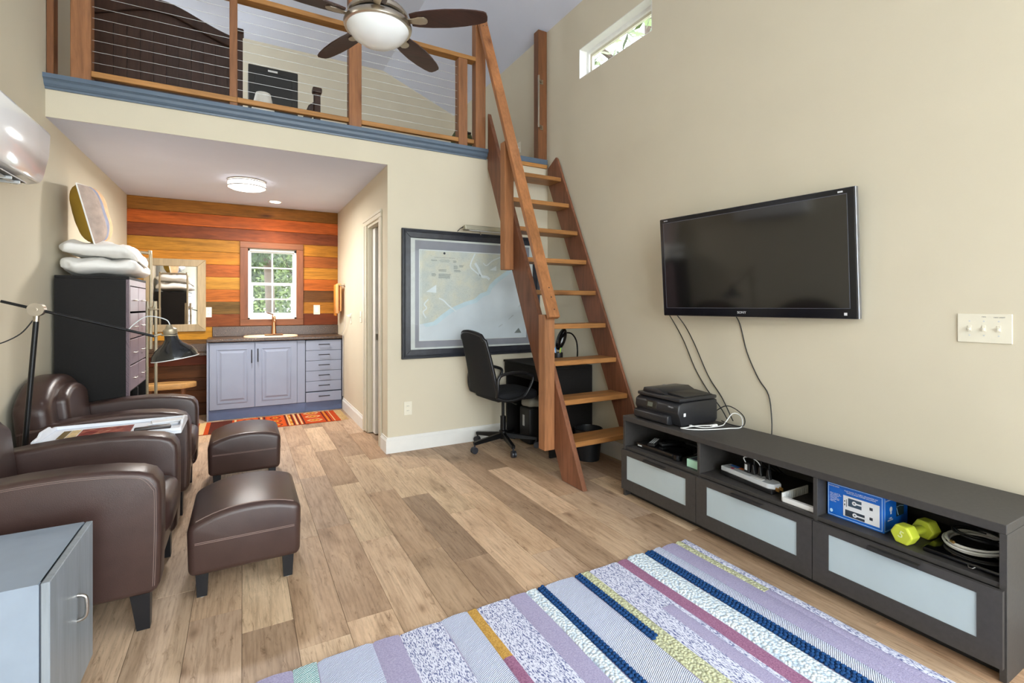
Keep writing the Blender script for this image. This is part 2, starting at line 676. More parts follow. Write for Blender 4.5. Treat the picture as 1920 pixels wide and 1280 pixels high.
# bathroom shell behind the doorway
m = MB()
m.box(XK + .12, XR, YF + .12, YF + .14, 0, ZK)
m.box(XR - .02, XR, YF + .14, YK, 0, ZK)
m.box(XK + .12, XR, YK - .02, YK, 0, ZK)
struct(m.build('wall_bathroom', simple('bath_paint', (196, 188, 164), .8)), 'beige bathroom walls seen through the doorway')

# floor with planks
m = MB().box(XL, XR, YB, YK, -.06, -.005)
floor = struct(m.build('floor', FLOORB), 'floor of wide brown oak-look planks')
PW, PL, GAP = .1835, .915, .0008
rf = random.Random(3)
tones = [(190, 162, 134), (178, 150, 123), (196, 170, 142), (170, 143, 118), (186, 160, 136), (205, 179, 149), (166, 140, 116), (186, 153, 124), (202, 174, 146)]
full = None
c0 = XL
k = 0
while c0 < XR - .01:
    c1 = min(c0 + PW, XR)
    y = YB - rf.random() * PL
    while y < YK:
        y0, y1 = max(y, YB), min(y + PL, YK)
        if y1 - y0 > .03 and (y1 > .3):
            clipped = (y1 - y0 < PL - 1e-4) or (c1 - c0 < PW - 1e-4)
            if clipped or full is None:
                q = MB().box(GAP, c1 - c0 - GAP, GAP, y1 - y0 - GAP, -.005, 0)
                me = q.mesh('plank')
                me.materials.append(FLOORW)
                if not clipped:
                    full = me
            else:
                me = full
            o = bpy.data.objects.new('plank', me)
            o.location = (c0, y0, rf.uniform(-.0004, .0004))
            t = rf.choice(tones)
            j = rf.uniform(.93, 1.06)
            o.color = rgb(tuple(min(255, x * j) for x in t))
            COL.objects.link(o)
            o.parent = floor
        y += PL
    c0 += PW

# cedar planks on the kitchen wall
RH = .1455
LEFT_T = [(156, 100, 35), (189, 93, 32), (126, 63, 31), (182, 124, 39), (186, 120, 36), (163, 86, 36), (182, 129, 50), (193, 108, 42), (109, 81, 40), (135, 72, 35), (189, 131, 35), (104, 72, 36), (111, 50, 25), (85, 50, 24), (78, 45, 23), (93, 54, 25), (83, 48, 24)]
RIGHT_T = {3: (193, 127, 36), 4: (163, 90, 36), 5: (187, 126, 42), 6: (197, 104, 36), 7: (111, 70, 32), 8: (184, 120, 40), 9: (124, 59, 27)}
YP = YK - .018


def cedar(x0, x1, z0, z1, t):
    q = MB().rbox(x0, x1, YP, YK, z0 + .001, z1 - .001, .003, 1)
    o = q.build('plank', CEDAR, wall_back)
    o.color = rgb(t)


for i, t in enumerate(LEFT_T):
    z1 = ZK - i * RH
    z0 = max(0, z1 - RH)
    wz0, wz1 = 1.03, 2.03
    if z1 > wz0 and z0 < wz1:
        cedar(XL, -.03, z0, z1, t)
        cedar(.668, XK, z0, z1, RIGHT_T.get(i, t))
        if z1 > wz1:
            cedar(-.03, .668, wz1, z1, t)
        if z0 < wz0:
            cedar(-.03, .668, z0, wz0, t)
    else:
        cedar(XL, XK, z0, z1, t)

# kitchen window
win = bpy.data.objects.new('window_1', None)
win.location = (.32, YK, 1.1)
COL.objects.link(win)
struct(win, 'white double-hung window with dark wooden casing above the sink')
OFF[win.name] = (.32, YK, 1.1)
x0, x1, z0, z1 = -.03, .668, 1.025, 2.037
yc0, yc1 = YP - .022, YP + .004
MB().rbox(x0, x1, yc0, yc1, z1 - .075, z1, .003, 1).build('casing_head', WINWX, win)
MB().rbox(x0, x1, yc0, yc1, z0, z0 + .075, .003, 1).build('casing_sill', WINWX, win)
MB().rbox(x0, x0 + .085, yc0 + .001, yc1, z0 + .075, z1 - .075, .003, 1).build('casing_side', WINW, win)
MB().rbox(x1 - .08, x1, yc0 + .001, yc1, z0 + .075, z1 - .075, .003, 1).build('casing_side', WINW, win)
fx0, fx1, fz0, fz1 = .052, .590, 1.102, 1.953
m = MB()
for a, b, c, d in ((fx0, fx0 + .022, fz0, fz1), (fx1 - .022, fx1, fz0, fz1), (fx0, fx1, fz1 - .022, fz1), (fx0, fx1, fz0, fz0 + .018)):
    m.box(a, b, YK + .01, YK + .11, c, d)
m.build('frame', WHITEP, win)
zm = 1.53


def sash(name, a0, a1, b0, b1, y, w, wb):
    q = MB()
    q.box(a0, a0 + w, y, y + .03, b0, b1)
    q.box(a1 - w, a1, y, y + .03, b0, b1)
    q.box(a0 + w, a1 - w, y, y + .03, b1 - w * .9, b1)
    q.box(a0 + w, a1 - w, y, y + .03, b0, b0 + wb)
    s = q.build(name, WHITEP, win)
    q = MB()
    xm, zc = (a0 + a1) / 2, (b0 + wb + b1 - w * .9) / 2
    q.box(xm - .008, xm + .008, y + .006, y + .024, b0 + wb, b1 - w * .9)
    q.box(a0 + w, xm - .008, y + .006, y + .024, zc - .008, zc + .008)
    q.box(xm + .008, a1 - w, y + .006, y + .024, zc - .008, zc + .008)
    q.build('muntin', WHITEP, s)
    for (u0, u1) in ((a0 + w, xm), (xm, a1 - w)):
        for (v0, v1) in ((b0 + wb, zc), (zc, b1 - w * .9)):
            MB().box(u0, u1, y + .013, y + .017, v0, v1).build('pane', GLASS_M, s)


sash('upper_sash', fx0 + .02, fx1 - .02, zm - .01, fz1 - .02, YK + .065, .018, .03)
sash('lower_sash', fx0 + .02, fx1 - .02, fz0 + .016, zm + .02, YK + .03, .038, .06)

# clerestory windows, glazed doors
def clerestory(name, X, s, lab, hole=CLR):
    y0, y1, z0, z1 = hole
    w = bpy.data.objects.new(name, None)
    w.location = (X, y0, z0)
    COL.objects.link(w)
    struct(w, lab)
    OFF[w.name] = (X, y0, z0)
    q = MB()
    t = .006
    xs = sorted((X, X + s * .15))
    q.box(xs[0], xs[1], y0, y1, z1 - t, z1)
    q.box(xs[0], xs[1], y0, y1, z0, z0 + t)
    q.box(xs[0], xs[1], y0, y0 + t, z0 + t, z1 - t)
    q.box(xs[0], xs[1], y1 - t, y1, z0 + t, z1 - t)
    q.build('reveal', WHITE_TRIM, w)
    xs = sorted((X + s * .085, X + s * .14))
    q = MB()
    f = .034
    q.box(xs[0], xs[1], y0 + t, y1 - t, z1 - f, z1 - t)
    q.box(xs[0], xs[1], y0 + t, y1 - t, z0 + t, z0 + f)
    q.box(xs[0], xs[1], y0 + t, y0 + f, z0 + f, z1 - f)
    q.box(xs[0], xs[1], y1 - f, y1 - t, z0 + f, z1 - f)
    q.build('frame', WHITEP, w)
    xs = sorted((X + s * .105, X + s * .13))
    q = MB()
    g = .058
    q.box(xs[0], xs[1], y0 + f, y1 - f, z1 - g, z1 - f)
    q.box(xs[0], xs[1], y0 + f, y1 - f, z0 + f, z0 + g)
    q.box(xs[0], xs[1], y0 + f, y0 + g, z0 + g, z1 - g)
    q.box(xs[0], xs[1], y1 - g, y1 - f, z0 + g, z1 - g)
    q.build('sash', CASE_TRIM, w)
    xm = X + s * .118
    MB().box(xm - .002, xm + .002, y0 + g, y1 - g, z0 + g, z1 - g).build('pane', GLASS_M, w)


clerestory('window_2', XR, 1, 'narrow white clerestory window high in the television wall')
clerestory('window_3', XL, -1, 'narrow white clerestory window high in the armchair wall')
clerestory('added_window_side', XR, 1, 'wide white window added out of view to light the left side', ADDED_SIDE)  # out-of-view opening, added as a daylight source
clerestory('added_window_loft', XL, -1, 'white window added behind the headboard to brighten the loft', ADDED_LFT)  # hidden opening, added to bring daylight into the loft


def glazing(name, rect, cols, lab):
    a0, a1, b0, b1 = rect
    w = bpy.data.objects.new(name, None)
    w.location = (a0, YB, b0)
    COL.objects.link(w)
    struct(w, lab)
    OFF[w.name] = (a0, YB, b0)
    q = MB()
    t = .05
    q.box(a0, a1, YB - .1, YB - .04, b1 - t, b1)
    q.box(a0, a1, YB - .1, YB - .04, b0, b0 + t)
    for i in range(cols + 1):
        x = a0 + (a1 - a0 - t) * i / cols
        q.box(x, x + t, YB - .1, YB - .04, b0 + t, b1 - t)
    q.build('frame', WHITE_TRIM, w)
    for i in range(cols):
        x = a0 + (a1 - a0 - t) * i / cols
        MB().box(x + t, x + (a1 - a0 - t) / cols, YB - .073, YB - .068, b0 + t, b1 - t).build('pane', GLASS_M, w)


glazing('door_2', DOORS, 4, 'white framed glazed doors')
glazing('window_4', TRANS, 4, 'white framed gable glazing')

# baseboards
def baseboard(name, q, lab):
    struct(q.build(name, WHITE_TRIM), lab)


def bb(q, x0, x1, y0, y1, h=.135):
    q.box(x0, x1, y0, y1, 0, h - .02)
    dx = .004 if (x1 - x0) < .05 else 0
    dy = .004 if (y1 - y0) < .05 else 0
    return q


q = MB()
for z_0, z_1, t in ((0, .108, .016), (.108, .118, .011), (.118, .135, .007)):
    q.box(XK - t, XR, YF - t, YF, z_0, z_1)
baseboard('baseboard_far', q, 'tall white baseboard below the map')
q = MB()
for z_0, z_1, t in ((0, .108, .016), (.108, .118, .011), (.118, .135, .007)):
    q.box(XK - t, XK, YF, 4.345, z_0, z_1)
    q.box(XK - t, XK, 5.055, 6.245, z_0, z_1)
baseboard('baseboard_kitchen', q, 'white baseboard along the kitchen side wall')
q = MB()
for z_0, z_1, t in ((0, .108, .016), (.108, .118, .011), (.118, .135, .007)):
    q.box(XR - t, XR, YB, YF - .02, z_0, z_1)
baseboard('baseboard_right', q, 'white baseboard behind the television bench')
q = MB()
for z_0, z_1, t in ((0, .108, .016), (.108, .118, .011), (.118, .135, .007)):
    q.box(XL, XL + t, YB, YP - .01, z_0, z_1)
baseboard('baseboard_left', q, 'white baseboard behind the armchairs')

# loft edge trim
prof = [(4.16, 2.652), (4.148, 2.652), (4.146, 2.664), (4.138, 2.668), (4.128, 2.68), (4.122, 2.698), (4.112, 2.708), (4.106, 2.71), (4.106, 2.738), (4.16, 2.738)]
struct(MB().prism(prof, 'x', XL, 2.022).build('trim_1', BLUE_TRIM), 'blue-grey moulding along the loft edge')
struct(MB().box(2.064, 2.70, 4.13, 4.18, 2.69, 2.74).build('trim_2', BLUE_TRIM), 'blue-grey strip at the head of the ladder')
struct(MB().box(2.064, 2.70, 4.135, 4.16, 2.655, 2.69).build('trim_3', RAILW), 'bare wood strip under the blue edge at the ladder head')

# doorway casing and pocket door
dr = bpy.data.objects.new('door_1', None)
dr.location = (XK, 4.42, 0)
COL.objects.link(dr)
struct(dr, 'white cased doorway with pocket door in the kitchen side wall')
OFF[dr.name] = (XK, 4.42, 0)


def casing(y0, y1, z0, z1):
    q = MB()
    q.box(XK - .014, XK, y0, y1, z0, z1)
    return q


MB().rbox(XK - .016, XK, 4.93, 5.05, 0.012, 2.06, .005, 1).box(XK - .022, XK - .014, 4.99, 5.045, .012, 2.06).build('casing_side', CASE_TRIM, dr)
MB().rbox(XK - .016, XK, 4.345, 4.42, 0.0, 2.06, .005, 1).build('casing_side', CASE_TRIM, dr)
MB().rbox(XK - .016, XK, 4.345, 5.05, 2.06, 2.13, .005, 1).box(XK - .022, XK - .014, 4.345, 5.05, 2.1, 2.125).build('casing_head', CASE_TRIM, dr)
q = MB()
q.box(XK, XK + .12, 4.905, 4.93, .012, 2.035)
q.box(XK, XK + .12, 4.42, 4.93, 2.035, 2.06)
q.box(XK, XK + .12, 4.42, 4.435, 0, 2.035)
q.build('jamb', CASE_TRIM, dr)
pd = MB().rbox(XK + .045, XK + .08, 4.80, 4.91, .012, 2.03, .002, 1).build('door_panel', WHITE_TRIM, dr)
MB().rbox(XK + .05, XK + .075, 4.796, 4.80, .93, .99, .001, 1).build('latch_plate', STEEL, pd)

# outside
struct(MB().box(-9, 12, YK + .3, 22, -.35, -.3).build('ground_woods', GROUND), 'leafy ground outside the kitchen window')
struct(MB().box(-6, 9, -9, YB - .16, -.12, -.06).build('bounce_deck', BOUNCE_DECK), 'unseen pale deck added to bounce daylight through the glazed doors')  # out-of-view reflector, added to bounce sky light indoors
struct(MB().box(XR + .3, 14, -9, YK + .3, -.35, -.3).build('ground_side', GROUND), 'leafy ground beside the house')


def leaves(q, c, s, n, rnd, size):
    for _ in range(n):
        while True:
            p = Vector((rnd.uniform(-1, 1), rnd.uniform(-1, 1), rnd.uniform(-1, 1)))
            if p.length < 1:
                break
        p = Vector(c) + Vector((p.x * s[0], p.y * s[1], p.z * s[2]))
        a = Vector((rnd.gauss(0, 1), rnd.gauss(0, 1), rnd.gauss(0, 1))).normalized()
        b = a.orthogonal().normalized()
        w = size * rnd.uniform(.6, 1.3)
        q.add([p - a * w, p + b * w * .45, p + a * w, p - b * w * .45], [(0, 1, 2, 3)])


def tree(name, label, loc, h, r, blobs, n, seed, mat, leaf=.1, lean=.1):
    rnd = random.Random(seed)
    t = thing(name, label, 'tree', loc, 'trees outside the windows')
    x, y, z = loc
    q = MB()
    q.tube([(x, y, z), (x + lean * .3, y, z + h * .35), (x + lean, y + .1, z + h * .7), (x + lean * 1.2, y, z + h)], r, 10, smooth=4)
    for k in range(4):
        a = rnd.uniform(0, 6.28)
        zz = z + h * rnd.uniform(.35, .75)
        q.tube([(x + lean * .6, y, zz), (x + math.cos(a) * .5, y + math.sin(a) * .5, zz + .5), (x + math.cos(a) * 1.0, y + math.sin(a) * 1.0, zz + .8)], r * .3, 6, smooth=3)
    q.build('trunk', BARK, t, 50)
    q = MB()
    for (c, s) in blobs:
        leaves(q, (x + c[0], y + c[1], z + c[2]), s, n, rnd, leaf)
    q.build('foliage', mat, t)['kind'] = 'stuff'


tree('tree', 'thick-trunked tree standing nearest outside the kitchen window', (.50, 10.6, -.3), 5.5, .085, [((.1, 0, 3.5), (1.0, .6, .7)), ((-.2, 0, 2.7), (.5, .5, .35))], 900, 1, PLANTG, .055, -.14)
tree('tree', 'bushy light green tree behind the thick trunk outside', (1.05, 12.6, -.3), 4.5, .04, [((.1, 0, 1.9), (1.0, .7, 1.3)), ((.2, 0, 3.2), (1.2, .7, .7))], 1700, 2, PLANTG2, .06)
tree('tree', 'dense green tree on the left behind the thick trunk', (-.1, 14.6, -.3), 6, .10, [((.2, 0, 1.4), (1.3, .8, 1.3)), ((.2, 0, 3.0), (1.3, .8, .9))], 2600, 3, PLANTG, .065)
tree('tree', 'broad leafy tree at the back of the kitchen window view', (1.5, 17.0, -.3), 7, .14, [((-.6, 0, 1.2), (3.4, .9, 1.3)), ((-.2, 0, 2.8), (3.2, .9, .9)), ((1.2, 0, 4.2), (1.8, .8, .8))], 4200, 4, PLANTG2, .08)
tree('tree', 'dark hedge-like tree furthest away outside the kitchen', (.5, 20.0, -.3), 5, .14, [((0, 0, 1.4), (4.5, .9, 1.6)), ((-1.5, 0, 3.2), (2.2, .8, 1.0)), ((2.2, 0, 3.2), (2.2, .8, 1.1))], 4200, 5, PLANTG, .11)
tree('tree', 'tall tree beyond the clerestory window', (5.4, 5.4, -.3), 7, .14, [((-.3, 0, 4.6), (1.8, 2.2, 1.3)), ((.3, -1.4, 5.0), (1.6, 1.6, 1.3)), ((.2, .8, 5.6), (1.6, 2.2, 1.2))], 700, 6, PLANTG2, .12)

# ------------------------------------------------------------------ loft ladder
LS = .478                       # dy per dz of the ladder


def yfr(z):
    return 2.655 + LS * z


lad = thing('loft_ladder', 'steep wooden ladder stair with open treads leading up to the loft', 'ladder', (2.37, 2.8, 0))
back = .25
ytop = 4.128
zt = (ytop - 2.655) / LS
st = MB().prism([(yfr(0), 0), (ytop, zt), (ytop, (ytop - 2.655 - back) / LS), (yfr(0) + back, 0)], 'x', 2.024, 2.062, .003, 1).build('stringer', LADS, lad)
MB().prism([(yfr(0), 0), (3.935, 2.70), (3.955, 2.72), (4.10, 2.64), (4.10, (4.10 - 2.655 - back) / LS), (yfr(0) + back, 0)], 'x', 2.680, 2.704, .003, 1).build('stringer', LADS, lad)
for i in range(9):
    z = .292 + .2757 * i
    yf = yfr(z) + .012
    MB().rbox(2.062, 2.680, yf, yf + .205, z - .038, z, .004, 1).build('tread', LADX, lad)
nw = MB().rbox(1.934, 2.022, 2.995, 3.083, .20, 1.20, .004, 1).build('newel_post', POSTW, lad)
MB().rbox(1.934, 2.022, 3.618, 3.70, 1.572, 2.66, .004, 1).build('middle_post', POSTW, lad)


def hr(z):
    return 2.925 + (z - 1.19) * .437


dz, dy = 1, .437
L = math.hypot(dz, dy)
nx = (-dz / L, dy / L)             # towards the viewer, (y, z)
z0, z1 = 1.185, 3.965
p0, p1 = (hr(z0), z0), (hr(z1), z1)
th = .04
hrail = MB().prism([p0, p1, (p1[0] - nx[0] * th, p1[1] - nx[1] * th), (p0[0] - nx[0] * th, p0[1] - nx[1] * th)], 'x', 1.93, 2.022, .004, 1).build('handrail', LADR, lad)
for zz in (1.24, 1.33, 1.40, 3.90, 3.88):
    c = Vector((1.965 + .02 * (zz > 3) * (1 if zz == 3.9 else -1) + .02, hr(zz), zz))
    MB().cyl(c + Vector((0, nx[0], nx[1])) * .0015, c - Vector((0, nx[0], nx[1])) * .004, .005, n=10).build('screw_hole', BLACKP, hrail)

# ------------------------------------------------------------------ loft railing
rail = thing('loft_railing', 'wooden loft railing with posts, flat top rail and steel cables', 'railing', (.5, 4.2, ZL))
PY0, PY1 = 4.165, 4.255


def post(x0, x1, z1, mat=POSTW, y0=PY0, y1=PY1):
    return MB().rbox(x0, x1, y0, y1, ZL + .003, z1, .004, 1).build('post', mat, rail)


post(-.985, -.880, 4.10)
post(-.087, -.035, 3.62, POSTW, 4.18, 4.225)
post(.768, .870, 4.475)
post(1.745, 1.834, 3.565)
post(1.918, 2.022, 3.975)
post(2.612, 2.716, 4.06, POSTD)
post(-1.101, -1.066, 4.06, POSTD, 4.165, 4.255)
for a, b in ((-.880, .768), (.870, 1.918)):
    MB().rbox(a, b, 4.165, 4.255, 3.567, 3.606, .003, 1).build('top_rail', RAILW, rail)
for a, b in ((-.880, -.0355), (-.0345, .768), (.870, 1.745)):
    MB().rbox(a, b, 4.17, 4.21, 2.785, 2.824, .003, 1).build('bottom_rail', RAILW, rail)
MB().rbox(1.834, 1.918, 4.2, 4.24, 2.80, 2.84, .003, 1).build('bottom_rail', RAILW, rail)
for i in range(9):
    z = 2.893 + i * .0745
    MB().cyl((-.88, 4.203, z), (1.746, 4.203, z), .0016, n=6).build('cable', CABLE, rail)

# grab bar on the wall post
gb = thing('grab_bar', 'brushed steel grab bar fixed to the wall post by the ladder head', 'handle', (2.63, 4.13, 3.05))
for z in (3.07, 3.53):
    MB().rbox(2.627, 2.665, 4.158, 4.164, z - .022, z + .022, .002, 1).prism([(2.565, 4.105), (2.585, 4.105), (2.655, 4.158), (2.635, 4.158)], 'z', z - .012, z + .012, .003, 1).build('bracket', NICKEL, gb)
MB().rbox(2.566, 2.582, 4.09, 4.105, 3.04, 3.56, .004, 2).build('bar', NICKEL, gb)

# ------------------------------------------------------------------ things up in the loft
bed = thing('headboard', 'dark wooden headboard with arched top and grooved panel in the loft', 'headboard', (-.55, 5.0, ZL))
top = []
n = 24
for i in range(n + 1):
    t = i / n
    x = -1.04 + t * (0 - (-1.04) - .05)
    c = abs((x + .62) / .60)
    top.append((x, 3.62 + .20 * math.exp(-(c * 1.5) ** 2)))
MB().prism([(-1.04, ZL + .25)] + [(-.05, ZL + .25)] + top[::-1], 'y', 5.0, 5.03).build('panel', DARKW, bed)
low = [(x, z - .10) for x, z in top]
MB().prism(top + low[::-1], 'y', 4.965, 5.0, .006, 1).build('arched_rail', DARKW, bed)
for i in range(11):
    x = -1.0 + i * .088
    MB().box(x, x + .084, 4.985, 5.0, ZL + .36, 3.55).build('board', DARKW, bed)
MB().rbox(-1.04, -.05, 4.97, 5.0, ZL + .26, ZL + .35, .005, 1).build('lower_rail', DARKW, bed)
for x in (-1.095, -.055):
    MB().rbox(x, x + .055, 4.96, 5.04, ZL + .003, 3.69, .004, 1).rbox(x - .004 * (x > -1), x + .063, 4.95, 5.05, 3.69, 3.735, .008, 1).build('post', DARKW, bed)

fr = thing('mini_fridge', 'black mini fridge with white badge standing in the loft', 'fridge', (.26, 5.5, ZL))
MB().rbox(.045, .485, 5.35, 5.75, ZL + .003, 3.60, .006, 1).build('body', BLACKP, fr)
d = MB().rbox(.045, .485, 5.32, 5.348, ZL + .02, 3.60, .006, 1).build('door', simple('fridge_door', (40, 38, 34), .4, var=.15, vs_=60), fr)
MB().rbox(.10, .43, 5.313, 5.32, ZL + .1, 3.54, .004, 1).build('door_panel', simple('fridge_panel', (34, 33, 30), .45), d)
MB().rbox(.215, .30, 5.309, 5.3135, 3.553, 3.572, .001, 1).build('badge', WHITEP, fr)

lp = thing('table_lamp', 'small lamp with white cone shade peeking over the loft rail', 'lamp', (.17, 5.05, ZL))
MB().lathe((.165, 5.05, ZL + .30), [(.105, 0), (.062, .19), (.058, .19), (.10, .002)], 24).build('shade', simple('shade_fabric', (222, 218, 208), .8), lp, 40)
MB().lathe((.165, 5.05, ZL + .003), [(.07, 0), (.07, .015), (.015, .03), (.012, .33), (0, .33)], 18).build('base', WHITEP, lp, 40)

fb = thing('footboard', 'short dark bed post with sloping rail in the loft', 'bed post', (.62, 4.75, ZL))
MB().rbox(.565, .62, 4.72, 4.775, ZL + .003, 3.20, .004, 1).build('post', DARKW, fb)
MB().rbox(.552, .633, 4.707, 4.788, 3.20, 3.25, .012, 2).build('post_cap', DARKW, fb)
MB().prism([(.565, 3.12), (.565, 3.0), (.43, ZL + .05), (.43, ZL + .12), (.52, 3.08)], 'y', 4.735, 4.765, .004, 1).build('side_rail', DARKW, fb)

bp = thing('backpack', 'dark green bag on the loft floor behind the ladder posts', 'bag', (1.97, 4.62, ZL))
MB().superell((1.97, 4.62, ZL + .17), (.11, .1, .165), .7, .7, 20, 12, .01, 6).build('body', simple('olive_canvas', (84, 92, 62), .9, bmp=.3), bp, 60)
MB().tube([(1.90, 4.54, ZL + .12), (1.92, 4.51, ZL + .2), (1.97, 4.50, ZL + .26), (2.02, 4.52, ZL + .28)], .012, 8, smooth=4).build('strap', BLACKP, bp, 60)

sw = thing('loft_switch', 'white switch plate low on the far loft side behind the ladder', 'switch', (XR, 4.75, 2.95))
MB().rbox(XR - .006, XR - .0005, 4.70, 4.775, 2.98, 3.10, .002, 1).build('plate', CREAMP, sw)
MB().rbox(XR - .014, XR - .006, 4.732, 4.744, 3.03, 3.05, .001, 1).build('toggle', WHITEP, sw)

# ------------------------------------------------------------------ ceiling fan
FX, FY, FZ = .715, 2.958, 2.952
fan = thing('ceiling_fan', 'five-blade ceiling fan with brushed nickel body and opal light bowl', 'fan', (FX, FY, FLAT))
MB().lathe((FX, FY, FLAT - .07), [(.02, 0), (.05, .01), (.07, .05), (.075, .069)], 24).build('canopy', NICKEL, fan, 40)
MB().cyl((FX, FY, FZ + .15), (FX, FY, FLAT - .06), .014, n=14).build('downrod', NICKEL, fan, 40)
MB().lathe((FX, FY, FZ), [(.16, .035), (.178, .05), (.178, .068), (.15, .1), (.10, .14), (.03, .16), (.02, .2)], 36).build('motor_housing', NICKEL, fan, 40)
MB().lathe((FX, FY, FZ), [(.15, .018), (.17, .018), (.17, .034), (.15, .034)], 36).build('dark_band', BLACKM, fan, 40)
MB().lathe((FX, FY, FZ), [(.183, -.022), (.196, -.018), (.200, 0), (.192, .017), (.15, .02), (.15, -.01), (.183, -.022)], 40).build('rim', NICKEL, fan, 40)
MB().lathe((FX, FY, FZ), [(0, -.118), (.06, -.112), (.11, -.094), (.15, -.066), (.176, -.034), (.184, -.016)], 40).build('light_bowl', OPAL, fan, 60)
for k in range(5):
    a = -.5746 + k * 2 * math.pi / 5
    M = Matrix.Translation((FX, FY, FZ + .03)) @ Matrix.Rotation(a, 4, 'Z') @ Matrix.Rotation(R(-11), 4, 'X')
    pts = []
    sh = [(.20, .045), (.24, .056), (.32, .066), (.42, .070), (.52, .064), (.60, .052), (.645, .040), (.66, .028)]
    poly = [(x, w) for x, w in sh] + [(.664, 0)] + [(x, -w) for x, w in sh[::-1]]
    bl = MB(M).prism(poly, 'z', -.004, .004, 0).build('blade', BLADE, fan)
    arm = [(.15, .018), (.21, .02), (.25, .03), (.285, .028), (.30, .015), (.304, 0)]
    poly = arm + [(x, -w) for x, w in arm[::-1][1:]]
    MB(M).prism(poly, 'z', -.012, -.0045, .002, 1).build('blade_iron', NICKEL, bl)

# ------------------------------------------------------------------ wall mounted air conditioner
ac = thing('air_conditioner', 'white wall-mounted split air conditioner at the left edge', 'air conditioner', (XL, 3.0, 1.89))
pf = [(XL + .001, 1.90), (XL + .001, 2.195), (-.93, 2.195), (-.905, 2.188), (-.895, 2.172), (-.900, 2.06), (-.925, 1.935), (-.94, 1.912), (-1.0, 1.895)]
MB().prism(pf, 'y', 2.62, 3.455, .005, 2).build('body', simple('ac_gloss_white', (242, 243, 246), .12, var=.01, coat=.5), ac, 40)
MB().box(-1.06, -.965, 2.66, 3.36, 1.888, 1.894).build('outlet_slot', BLACKP, ac)
MB().rbox(-1.015, -.99, 2.66, 3.36, 1.878, 1.887, .003, 1).build('louvre', simple('ac_grey', (188, 190, 192), .4), ac)
for y in (2.8, 3.0, 3.2, 3.3):
    MB().box(-1.055, -.97, y, y + .006, 1.874, 1.8875).build('vane', GREYP, ac)

# ------------------------------------------------------------------ television
Lx, yaw, tilt = 2.585, R(-6), R(4.05)
TM = frame((2.592, 1.855, 1.527), (-math.sin(yaw), -math.cos(yaw), 0),
           Vector((0, 0, 1)) * math.cos(tilt) + Vector((-math.cos(yaw), math.sin(yaw), 0)) * math.sin(tilt))
TW, TH = 1.166, .659
tv = thing('television', 'large black flat television tilted on the beige wall', 'television', (2.62, 1.855, 1.2))


def tvm(q):
    return q


b = MB(TM).rbox(-TW / 2, TW / 2, -TH / 2, TH / 2, -.035, 0, .006, 2).build('bezel', BEZEL, tv)
MB(TM).rbox(-TW / 2 + .03, TW / 2 - .036, -TH / 2 + .055, TH / 2 - .032, 0.0002, .0012, .0004, 1).build('screen', SCREEN, tv)
q = MB(TM)
q.box(-TW / 2 + .028, TW / 2 - .034, TH / 2 - .032, TH / 2 - .0295, .0002, .0016)
q.box(-TW / 2 + .0275, -TW / 2 + .0298, -TH / 2 + .053, TH / 2 - .03, .0002, .0016)
q.box(TW / 2 - .0358, TW / 2 - .0335, -TH / 2 + .053, TH / 2 - .03, .0002, .0016)
q.box(-TW / 2 + .028, TW / 2 - .034, -TH / 2 + .0528, -TH / 2 + .0548, .0002, .0016)
q.build('screen_edge', simple('tv_edge_line', (86, 88, 100), .3), tv)
MB(TM).rbox(TW / 2 - .002, TW / 2 + .003, -TH / 2, TH / 2, -.034, -.004, .001, 1).build('side_strip', simple('tv_silver', (150, 152, 160), .25, .8), tv)
MB(TM).rbox(-TW / 2 + .06, TW / 2 - .06, -TH / 2 + .05, TH / 2 - .04, -.06, -.034, .01, 2).build('back_cover', BLACKP, tv)
MB(TM).rbox(-.15, .15, -.15, .15, -.098, -.06, .004, 1).build('wall_mount', BLACKM, tv)
WPRINT = simple('tv_print', (205, 205, 208), .5)
text('lettering', 'SONY', .021, WPRINT, tv, TM @ Matrix.Translation((-.02, -TH / 2 + .027, .0008)))
text('lettering', 'BRAVIA', .009, WPRINT, tv, TM @ Matrix.Translation((-TW / 2 + .05, TH / 2 - .016, .0008)))
MB(TM).box(TW / 2 - .075, TW / 2 - .052, TH / 2 - .022, TH / 2 - .014, .0002, .001).build('sticker', WPRINT, tv)
MB(TM).box(TW / 2 - .062, TW / 2 - .048, -TH / 2 + .018, -TH / 2 + .032, .0002, .001).build('light_sensor', WPRINT, tv)

# ------------------------------------------------------------------ television bench
BX0, BX1, BY0, BY1 = 2.232, 2.645, .618, 2.492
ben = thing('television_bench', 'long low black-brown bench with three frosted glass drawers', 'tv bench', (2.44, 1.55, 0))
q = MB().rbox(BX0 - .002, BX1, BY0, BY1, .50, .532, .002, 1)
q.build('top_board', BENCH, ben)
for y0, y1 in ((BY0, BY0 + .02), (BY1 - .02, BY1)):
    MB().rbox(BX0 + .002, BX1, y0, y1, 0, .4995, .001, 1).build('side_panel', BENCH, ben)
for y0 in (1.233, 1.868):
    MB().rbox(BX0 + .004, BX1, y0, y0 + .018, .06, .4995, .001, 1).build('divider', BENCH, ben)
MB().box(BX0 + .006, BX1 - .01, BY0 + .02, 1.233, .312, .33).build('shelf', BENCH, ben)
MB().box(BX0 + .006, BX1 - .01, 1.251, 1.868, .312, .33).build('shelf', BENCH, ben)
MB().box(BX0 + .006, BX1 - .01, 1.886, BY1 - .02, .312, .33).build('shelf', BENCH, ben)
MB().box(BX1 - .008, BX1 - .002, BY0 + .02, BY1 - .02, .06, .4995).build('back_panel', BENCH, ben)
MB().box(BX0 + .05, BX0 + .066, BY0 + .02, BY1 - .02, 0, .05).build('plinth', simple('plinth_black', (20, 19, 19), .7), ben)
FR = simple('drawer_front_black_brown', (60, 57, 55), .5, var=.12, vs_=60, bmp=.08, bs_=300)
